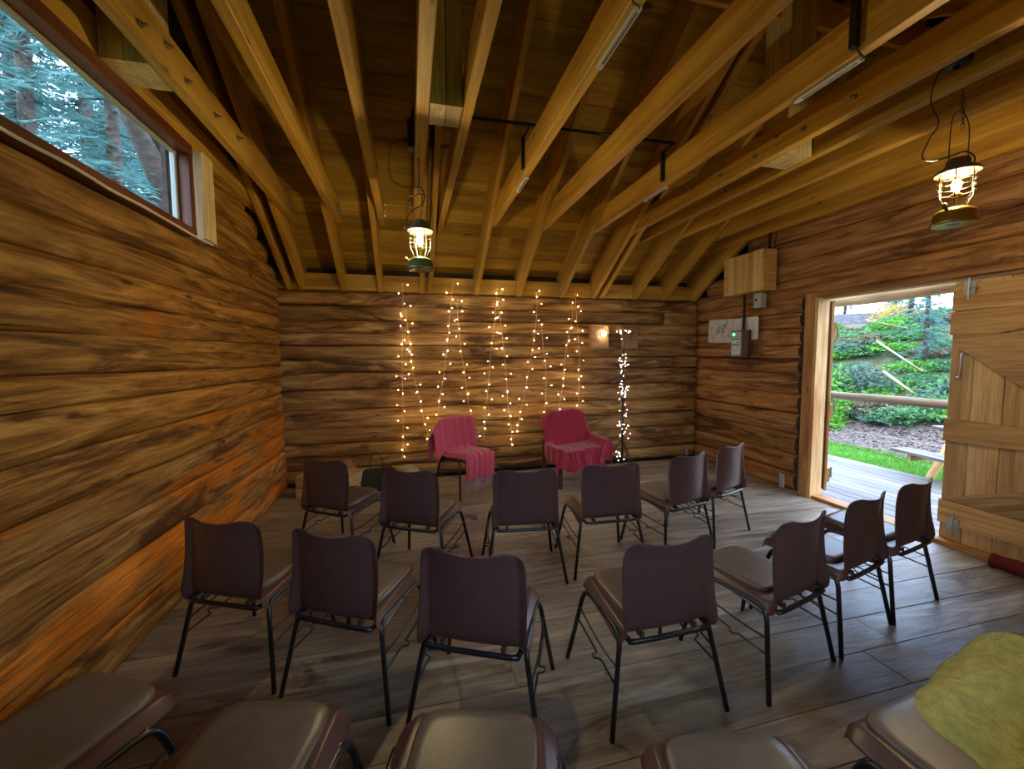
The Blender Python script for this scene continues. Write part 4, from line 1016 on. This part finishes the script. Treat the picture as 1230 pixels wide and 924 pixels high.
for i in range(n):
    t = i/n; z = 1.93-1.75*t; a = t*60; r_ = .022+.02*rr.random(); pts.append(Vector((r_*math.cos(a), r_*math.sin(a), z)))
g.tube(pts, .0014, 4)
zs = [1.93-.03*abs(rr.gauss(0, 1)) for _ in range(11)]+[rr.uniform(1.2, 1.85) for _ in range(14)]+[1.50+rr.gauss(0, .045) for _ in range(12)]+[1.12+rr.gauss(0, .05) for _ in range(18)]+[rr.uniform(.75, 1.1) for _ in range(10)]+[.62+rr.gauss(0, .10) for _ in range(20)]
for z in zs:
    a = rr.uniform(0, 2*PI); r_ = rr.uniform(.015, .075)*(1.3 if z < .75 or z > 1.88 else 1)
    o = bpy.data.objects.new('bulb', mesh_cool); COL.objects.link(o); o.parent = fs_; o.location = (r_*math.cos(a), r_*math.sin(a)-.01, z)
for k in range(7):
    o = bpy.data.objects.new('bulb', mesh_cool); COL.objects.link(o); o.parent = fs_; o.location = (-.16+rr.uniform(-.05, .06), -.20+rr.uniform(-.03, .03), .22+.02*k+rr.uniform(-.01, .01))
g.tube([(0, 0, .35), (-.08, -.1, .30), (-.16, -.2, .22)], .0014, 4)
g.build('wire', M['black'], fs_)

# ------------------------------------------------------------------ small things along the back wall
cr = thing('wooden_crate', 'pale slatted wooden crate on the floor in the left back corner', 'crate', (-1.27, 4.93, 0), D(-20))
for k in range(2):
    Geo().cbox(0, .62, 0, .02, .005+k*.125, .12+k*.125, .004).build('slat', M['crate'], cr)
    Geo().cbox(0, .62, .38, .40, .005+k*.125, .12+k*.125, .004).build('slat', M['crate'], cr)
    o = Geo().cbox(0, .36, -.01, .01, .005+k*.125, .12+k*.125, .004).build('slat', M['crate'], cr); o.location = (.01, .02, 0); o.rotation_euler = (0, 0, PI/2)
    o = Geo().cbox(0, .36, -.01, .01, .005+k*.125, .12+k*.125, .004).build('slat', M['crate'], cr); o.location = (.61, .02, 0); o.rotation_euler = (0, 0, PI/2)
Geo().cbox(0, .62, 0, .40, .247, .262, .004).build('lid', M['crate'], cr)
def lump(name, lab, cat, c, r, mat, sq, seed):
    bm = bmesh.new(); bmesh.ops.create_icosphere(bm, subdivisions=4, radius=r)
    for v in bm.verts:
        k = 1+.30*mnoise.noise(v.co/r*1.3+Vector((seed, 0, 0)))+.14*mnoise.noise(v.co/r*3.7+Vector((seed, 5, 0))); v.co = Vector((v.co.x*k*sq[0], v.co.y*k*sq[1], v.co.z*k*sq[2]))
    me = bpy.data.meshes.new(name); bm.to_mesh(me); bm.free(); me.materials.append(mat); me.polygons.foreach_set('use_smooth', [True]*len(me.polygons))
    o = bpy.data.objects.new(name, me); COL.objects.link(o); o.location = c; tag(o, lab, cat); return o
lump('wood_lump', 'round orange brown lump of wood on the floor behind the leftmost stage row chair', 'log piece', (-.80, 5.2, .19), .16, M['burl'], (1, .8, 1), 3)
lump('driftwood', 'pale weathered piece of wood between the armchair and the tripod stand', 'log piece', (2.50, 5.20, .16), .13, M['stone'], (.9, .7, 1), 9)
lump('driftwood', 'pale bleached wood piece against the back wall beyond the second chair', 'log piece', (-.08, 5.27, .12), .10, M['stone'], (1.5, .6, 1), 15)
bag = thing('bag', 'dark bag with a tall looped handle behind the leftmost chairs', 'bag', (-.42, 5.12, 0), .2)
bm = bmesh.new(); bmesh.ops.create_cube(bm, size=1); bmesh.ops.subdivide_edges(bm, edges=bm.edges[:], cuts=5, use_grid_fill=True)
for v in bm.verts:
    x, y, z = v.co; t = z+.5; k = 1-.25*t*abs(y)*2
    v.co = Vector((x*.42*(1-.1*t), y*.24*(1.1-.7*t), .002+t*.24+.012*mnoise.noise(v.co*6)*t))
me = bpy.data.meshes.new('body'); bm.to_mesh(me); bm.free(); me.materials.append(M['bag']); me.polygons.foreach_set('use_smooth', [True]*len(me.polygons))
o = bpy.data.objects.new('body', me); COL.objects.link(o); o.parent = bag
Geo().tube(smooth_path([(-.07, 0, .22), (-.075, 0, .33), (-.045, 0, .41), (0, 0, .43), (.045, 0, .40), (.07, 0, .33), (.07, 0, .22)], 4), .006, 6).build('handle', M['dark_board'], bag, True)
g = Geo(); rr = random.Random(6)
P = smooth_path([(4.19, 2.02, .05), (4.20, 1.85, .055), (4.19, 1.6, .05), (4.2, 1.3, .055)], 10)
g.tube(P, [.015]+[.052+.006*rr.uniform(-1, 1) for _ in P[1:-1]]+[.02], 12)
tag(g.build('draught_excluder', M['red_fabric'], None, True), 'dark red fabric draught excluder lying along the foot of the door', 'draught excluder')

# ------------------------------------------------------------------ outside: porch
porch = structure('floor_porch', 'grey timber deck of the porch beyond the doorway')
for i in range(13):
    x0 = 4.46+i*.155
    ya, yb = -1.0, 8.5
    xe = x0+.15
    o = Geo().cbox(0, 9.5, -.15, 0, -.03, 0, .004).build('plank', M['deck'], porch); o.location = (x0, ya, -.015); o.rotation_euler = (0, 0, PI/2)
rail = structure('trim_2', 'log rail and head beam along the porch edge')
g = Geo(); P = [(0, .004*math.sin(i*.9), .005*math.sin(i*.7)) for i in range(2)]
P = [Vector((i*.3, .006*math.sin(i*.9), .006*math.sin(i*.7))) for i in range(28)]
o = Geo().tube(P, .055, 12).build('rail', M['rail'], rail, True); o.location = (6.05, .2, .99); o.rotation_euler = (0, 0, PI/2)
o = Geo().tube([Vector((i*.3, .01*math.sin(i*.5), .012*math.sin(i*.8))) for i in range(28)], .085, 12).build('head_beam', M['beam_out'], rail, True); o.location = (6.15, .2, 2.37); o.rotation_euler = (0, 0, PI/2)
for y in (.6, 6.9):
    o = Geo().tube([(0, 0, 0), (2.35, 0, 0)], .075, 12).build('post', M['rail'], rail, True); o.location = (6.1, y, -.02); o.rotation_euler = (0, -PI/2, 0)
# picnic table
pt = thing('picnic_table', 'timber picnic table on the grass beyond the porch', 'table', (7.08, 2.98, -.15), D(-12))
for k in range(4):
    o = Geo().cbox(-.9, .9, 0, .14, .70, .74, .005).build('tabletop_board', M['deck'], pt); o.rotation_euler = (0, 0, PI/2); o.location = (.30-k*.15, .15, 0)
for sx in (-.72, .72):
    for k in range(2):
        o = Geo().cbox(-.9, .9, 0, .13, .40, .44, .005).build('seat_board', M['deck'], pt); o.rotation_euler = (0, 0, PI/2); o.location = (sx+(.07 if k else -.07)+.06, .15, 0)
for sy in (-.62, .78):
    beam('leg', (-.60, sy, 0), (-.22, sy, .70), .045, .10, M['ledge'], pt, up=(0, 0, 1)); beam('leg', (.60, sy, 0), (.22, sy, .70), .045, .10, M['ledge'], pt)
    beam('cross_rail', (-.82, sy+.045, .36), (.82, sy+.045, .36), .045, .09, M['ledge'], pt); beam('cross_rail', (-.36, sy+.045, .66), (.36, sy+.045, .66), .045, .08, M['ledge'], pt)

# ------------------------------------------------------------------ outside: ground and bank
def h_ground(x, y):
    z = -.16
    if x > 9.6:
        z += .42*(x-9.6) if x < 16 else .42*6.4+.05*(x-16)
        z += .35*mnoise.noise(Vector((x*.35, y*.35, 1)))*min(1, (x-9.6)/2)
    if x < -2.2: z += .03*(-x-2.2)
    return z
def patch(name, x0, x1, y0, y1, nx, ny, mat, lab, dz=0, wav=0):
    vs, fs = [], []
    for j in range(ny+1):
        for i in range(nx+1):
            x = x0+(x1-x0)*i/nx; y = y0+(y1-y0)*j/ny
            if wav and i in (0, nx): x += wav*math.sin(y*.9+i)
            vs.append((x, y, h_ground(x, y)+dz+.02*mnoise.noise(Vector((x*2, y*2, 0)))))
    for j in range(ny):
        for i in range(nx):
            a = j*(nx+1)+i; fs.append((a, a+1, a+nx+2, a+nx+1))
    o = link_mesh(name, vs, fs, mat, None, True); tag(o, lab, 'ground', kind='structure'); return o
patch('ground_lawn', 5.0, 8.0, -6, 22, 6, 40, M['grass'], 'strip of green lawn beyond the porch')
patch('ground_mulch', 7.95, 10.4, -6, 24, 10, 60, M['mulch'], 'bark mulch path beyond the lawn', .012)
patch('ground_bank', 10.3, 40, -12, 45, 60, 90, M['bank'], 'earth bank rising behind the mulch path')
patch('ground_front', -1.9, 10, -30, -.6, 10, 20, M['grass'], 'grass before the cabin, behind the viewer')
patch('ground_forest', -40, -1.9, -20, 45, 20, 30, M['bank'], 'forest floor left of the cabin')
g = Geo(); rr = random.Random(4)
for i in range(24000):
    x, y = rr.uniform(6.2, 8.15), rr.uniform(1.5, 9.5); z = h_ground(x, y)
    a = rr.uniform(0, PI); w = .006; h = rr.uniform(.03, .075); k = len(g.v)
    g.v += [Vector((x-w*math.cos(a), y-w*math.sin(a), z)), Vector((x+w*math.cos(a), y+w*math.sin(a), z)), Vector((x+rr.uniform(-.03, .03), y+rr.uniform(-.03, .03), z+h))]; g.f.append((k, k+1, k+2)); g.m.append(0)
tag(g.build('grass', M['leaf_bright']), 'short green grass on the lawn beyond the porch', 'grass', kind='stuff')
g = Geo()
for i in range(14000):
    x, y = rr.uniform(7.95, 10.6), rr.uniform(2, 13); z = h_ground(x, y)+.02
    a = rr.uniform(0, PI); l, w = rr.uniform(.015, .05), rr.uniform(.006, .016); d = Vector((math.cos(a), math.sin(a), rr.uniform(-.4, .4)))*l; e = Vector((-math.sin(a), math.cos(a), rr.uniform(-.4, .4)))*w
    c = Vector((x, y, z)); k = len(g.v); g.v += [c-d-e, c+d-e, c+d+e, c-d+e]; g.f.append((k, k+1, k+2, k+3)); g.m.append(0)
tag(g.build('bark_chips', M['mulch']), 'loose bark chips on the path beyond the lawn', 'bark chips', kind='stuff')

# shrubs and ferns
def leaf_cloud(n, rx, ry, rz, ls, seed, dome=True):
    rr = random.Random(seed); g = Geo()
    for i in range(n):
        d = Vector((rr.gauss(0, 1), rr.gauss(0, 1), rr.gauss(0, 1))).normalized(); r_ = rr.uniform(.55, 1.0)
        if dome: d.z = abs(d.z)
        q = 1+.3*mnoise.noise(d*2.2+Vector((seed, 0, 0)))
        c = Vector((d.x*rx, d.y*ry, d.z*rz))*r_*q
        u = Vector((rr.gauss(0, 1), rr.gauss(0, 1), rr.gauss(0, .6))).normalized(); v = u.cross(Vector((rr.gauss(0, 1), rr.gauss(0, 1), rr.gauss(0, 1)))).normalized()
        l = ls*rr.uniform(.6, 1.3); w = l*.42; k = len(g.v)
        g.v += [c-u*l, c+v*w, c+u*l, c-v*w]; g.f.append((k, k+1, k+2, k+3)); g.m.append(0)
    return g
protos = []
for kind, n, dims, ls in (('fern', 900, (.8, .8, .45), .075), ('bush', 1400, (.9, .9, .85), .06)):
    protos.append((kind, [leaf_cloud(n, *dims, ls, 60+q+n) for q in range(2)]))
def bush(name, x, y, s, matk, lab, group, which, q, zs=1, stem=False):
    t = thing(name, lab, 'shrub', (x, y, h_ground(x, y)-.05), R.uniform(0, 6), group)
    t.scale = (s, s, s*zs)
    key = (which, q, matk)
    if key not in bush.cache:
        o = protos[which][1][q].build('foliage', M[matk], t); bush.cache[key] = o.data
    else:
        o = bpy.data.objects.new('foliage', bush.cache[key]); COL.objects.link(o); o.parent = t
    o['kind'] = 'stuff'
    g_ = bush.stem.copy(); COL.objects.link(g_); g_.parent = t
    return t
bush.cache = {}
bush.stem = Geo().tube([(0, 0, 0), (.02, 0, .3)], .02, 5).tube([(0, 0, .05), (.15, .05, .35)], .012, 5).tube([(0, 0, .05), (-.12, .08, .35)], .012, 5).build('stem', M['bark'], None)
_stem_src = bush.stem
rr = random.Random(17)
mk = ['leaf_mid', 'leaf_mid', 'leaf_dark', 'leaf_brown', 'leaf_mid', 'leaf_bright', 'leaf_bright']
lb = {'leaf_mid': 'mid green undergrowth clump on the bank beyond the door', 'leaf_dark': 'dusky blue green undergrowth clump on the bank beyond the door', 'leaf_brown': 'brown bracken clump on the bank beyond the door', 'leaf_bright': 'bright green undergrowth clump on the bank beyond the door'}
for i in range(150):
    x = 10.3+rr.random()**1.1*7.5; y = x*rr.uniform(.44, .90)+.1
    m_ = rr.choice(mk); bush('undergrowth', x, y, rr.uniform(.45, .95), m_, lb[m_], lb[m_]+' set', 0, i % 2, rr.uniform(.7, 1.1))
for (x, y, s, lab_) in ((9.4, 7.7, .75, 'small bright green shrub, lowest at the left of the doorway view'), (9.9, 8.0, .95, 'bright green shrub rising above the lowest one by the left door jamb'), (10.6, 8.8, 1.3, 'tall bright green shrub at the left of the doorway view'), (10.9, 9.9, 1.5, 'tallest bright green shrub beside the left door jamb')):
    bush('leafy_shrub', x, y, s, 'leaf_bright', lab_, None, 1, 0)
for (x, y, s, lab) in ((10.9, 5.3, .6, 'light green shrub above the picnic table'), (10.5, 4.6, .55, 'broad leaved green plant near the door edge'), (11.3, 8.1, 1.0, 'dark rounded bush in the middle of the bank')):
    bush('leafy_shrub', x, y, s, 'leaf_bright' if 'dark' not in lab else 'leaf_dark', lab, None, 1, 1)
t = bush('autumn_shrub', 19.5, 12.6, 1.1, 'leaf_yellow', 'yellow autumn leaved shrub below the sky in the doorway', None, 1, 0)
bpy.data.objects.remove(_stem_src)
# fallen trunks on the bank
for (x0, y0, x1, y1, r_, lab) in ((11.5, 7.7, 10.6, 6.5, .045, 'pale fallen trunk low on the bank'), (14.9, 10.6, 14.3, 9.0, .03, 'thin pale fallen trunk high on the bank'), (13.4, 9.2, 12.0, 7.2, .03, 'long thin fallen trunk across the middle of the bank'), (15.2, 9.6, 16.2, 9.3, .035, 'pale fallen trunk near the hut')):
    z0, z1 = h_ground(x0, y0)+.55, h_ground(x1, y1)+.45
    o = Geo().tube([(0, 0, 0), ((Vector((x1, y1, z1))-Vector((x0, y0, z0))).length, 0, 0)], [r_, r_*.6], 8).build('fallen_trunk', M['rail'], None, True)
    d = (Vector((x1, y1, z1))-Vector((x0, y0, z0))).normalized(); o.location = (x0, y0, z0); o.rotation_mode = 'QUATERNION'; o.rotation_quaternion = Vector((1, 0, 0)).rotation_difference(d)
    tag(o, lab, 'tree trunk')
# hut with a dark roof at the top of the bank
hut = thing('hut', 'low hut with a dark mossy roof at the top of the bank', 'hut', (20, 12.9, 1.05), D(-57))
Geo().box(-1.8, 1.8, -1.3, 1.3, 0, 1.2).build('wall', M['bark'], hut)
Geo().add([(-2.2, -1.7, 1.1), (2.2, -1.7, 1.1), (2.2, 0, 2.2), (-2.2, 0, 2.2), (-2.2, 1.7, 1.1), (2.2, 1.7, 1.1), (-2.2, -1.7, 1.2), (2.2, -1.7, 1.2), (2.2, 0, 2.3), (-2.2, 0, 2.3), (-2.2, 1.7, 1.2), (2.2, 1.7, 1.2)],
          [(0,1,2,3),(3,2,5,4),(6,9,8,7),(9,10,11,8),(0,6,7,1),(4,5,11,10),(0,3,9,6),(3,4,10,9),(1,7,8,2),(2,8,11,5)]).build('roof', M['roof_slate'], hut)
Geo().box(-2.2, 2.2, -1.74, -1.70, 1.05, 1.22).build('fascia', M['deck'], hut)

# conifers
def spruce_mesh(seed, H=15.0, base=1.5, spread=2.5, nb=190, dens=20):
    rr = random.Random(seed); g = Geo()
    for i in range(nb):
        t = i/nb; z = base+(H-base)*t; L = spread*(1-t)**.75*rr.uniform(.7, 1.15)+.15; a = rr.uniform(0, 2*PI)
        d = Vector((math.cos(a), math.sin(a), 0)); s = Vector((-d.y, d.x, 0))
        for k in range(dens):
            q = (k+rr.random())/dens; drop = -.38*L*q*q-.08*q; c = Vector((0, 0, z))+d*(L*q)+Vector((0, 0, drop))
            for sg in (-1, 1):
                l = (.30*(1-q*.6)+.08)*rr.uniform(.6, 1.2); e = (s*sg+d*.6+Vector((0, 0, rr.uniform(-.6, .05)))).normalized()*l
                w = Vector((rr.uniform(-.02, .02), rr.uniform(-.02, .02), .022)); kk = len(g.v)
                g.v += [c-w, c+w, c+e]; g.f.append((kk, kk+1, kk+2)); g.m.append(0)
    return g
sp_meshes = []
for q in range(3):
    o = spruce_mesh(500+q).build('foliage', M['needle'], None); sp_meshes.append(o.data); bpy.data.objects.remove(o)
trunk_src = Geo().tube([(0, 0, 0), (0.03, 0, 5), (-.03, .02, 10), (0, 0, 15.2)], [.19, .15, .10, .015], 8)
for q in range(80):
    a = q*2.4; z = .8+q*.17; trunk_src.tube([(0, 0, z), (math.cos(a)*1.7*(1-z/16), math.sin(a)*1.7*(1-z/16), z-.25)], [.020, .005], 4)
o = trunk_src.build('trunk', M['bark'], None, True); tmesh = o.data; bpy.data.objects.remove(o)
def spruce(x, y, s, lab, grp, q, z=None):
    t = thing('spruce_tree', lab, 'tree', (x, y, h_ground(x, y)-.1 if z is None else z), R.uniform(0, 6), grp); t.scale = (s, s, s)
    o = bpy.data.objects.new('foliage', sp_meshes[q % 3]); COL.objects.link(o); o.parent = t; o['kind'] = 'stuff'
    o = bpy.data.objects.new('trunk', tmesh); COL.objects.link(o); o.parent = t
for i, (x, y, s) in enumerate(((-4.6, 8.3, .75), (-6.6, 9.6, .9), (-7.4, 12.4, 1.0), (-5.6, 11.3, .85), (-9.5, 13.4, 1.1), (-8.3, 16.8, 1.1), (-10.5, 18.5, 1.2), (-6.7, 14.8, 1.0), (-12.5, 16.0, 1.3), (-11.0, 22.5, 1.3), (-9.8, 9.8, 1.1))):
    spruce(x, y, s, 'blue green spruce in the wood outside the left window', 'spruces outside the left window', i)
for i, (x, y, s) in enumerate(((13.4, 8.0, .34), (16.6, 10.4, .42), (22, 14.4, .5), (24, 18.2, .55), (25, 16.4, .5))):
    spruce(x, y, s, ['spruce standing at the right of the doorway view', 'spruce behind the first one in the doorway', 'far spruce above the bank, right of the hut', 'far spruce behind the hut roof', 'most distant spruce, just beside the hut'][i], None, i, h_ground(x, y)-(.3 if i < 2 else 2.2))
lt = thing('leaning_trunk', 'dark leaning tree trunk just outside the left window', 'tree trunk', (0, 0, 0))
Geo().tube([(-3.70, 6.1, 6.35), (-3.70, 6.75, 5.45), (-3.70, 7.6, 4.6), (-3.70, 8.6, 3.5), (-3.70, 9.8, 1.6), (-3.7, 10.6, -.2)], [.14, .16, .19, .22, .26, .30], 14).build('trunk', M['bark'], lt, True)
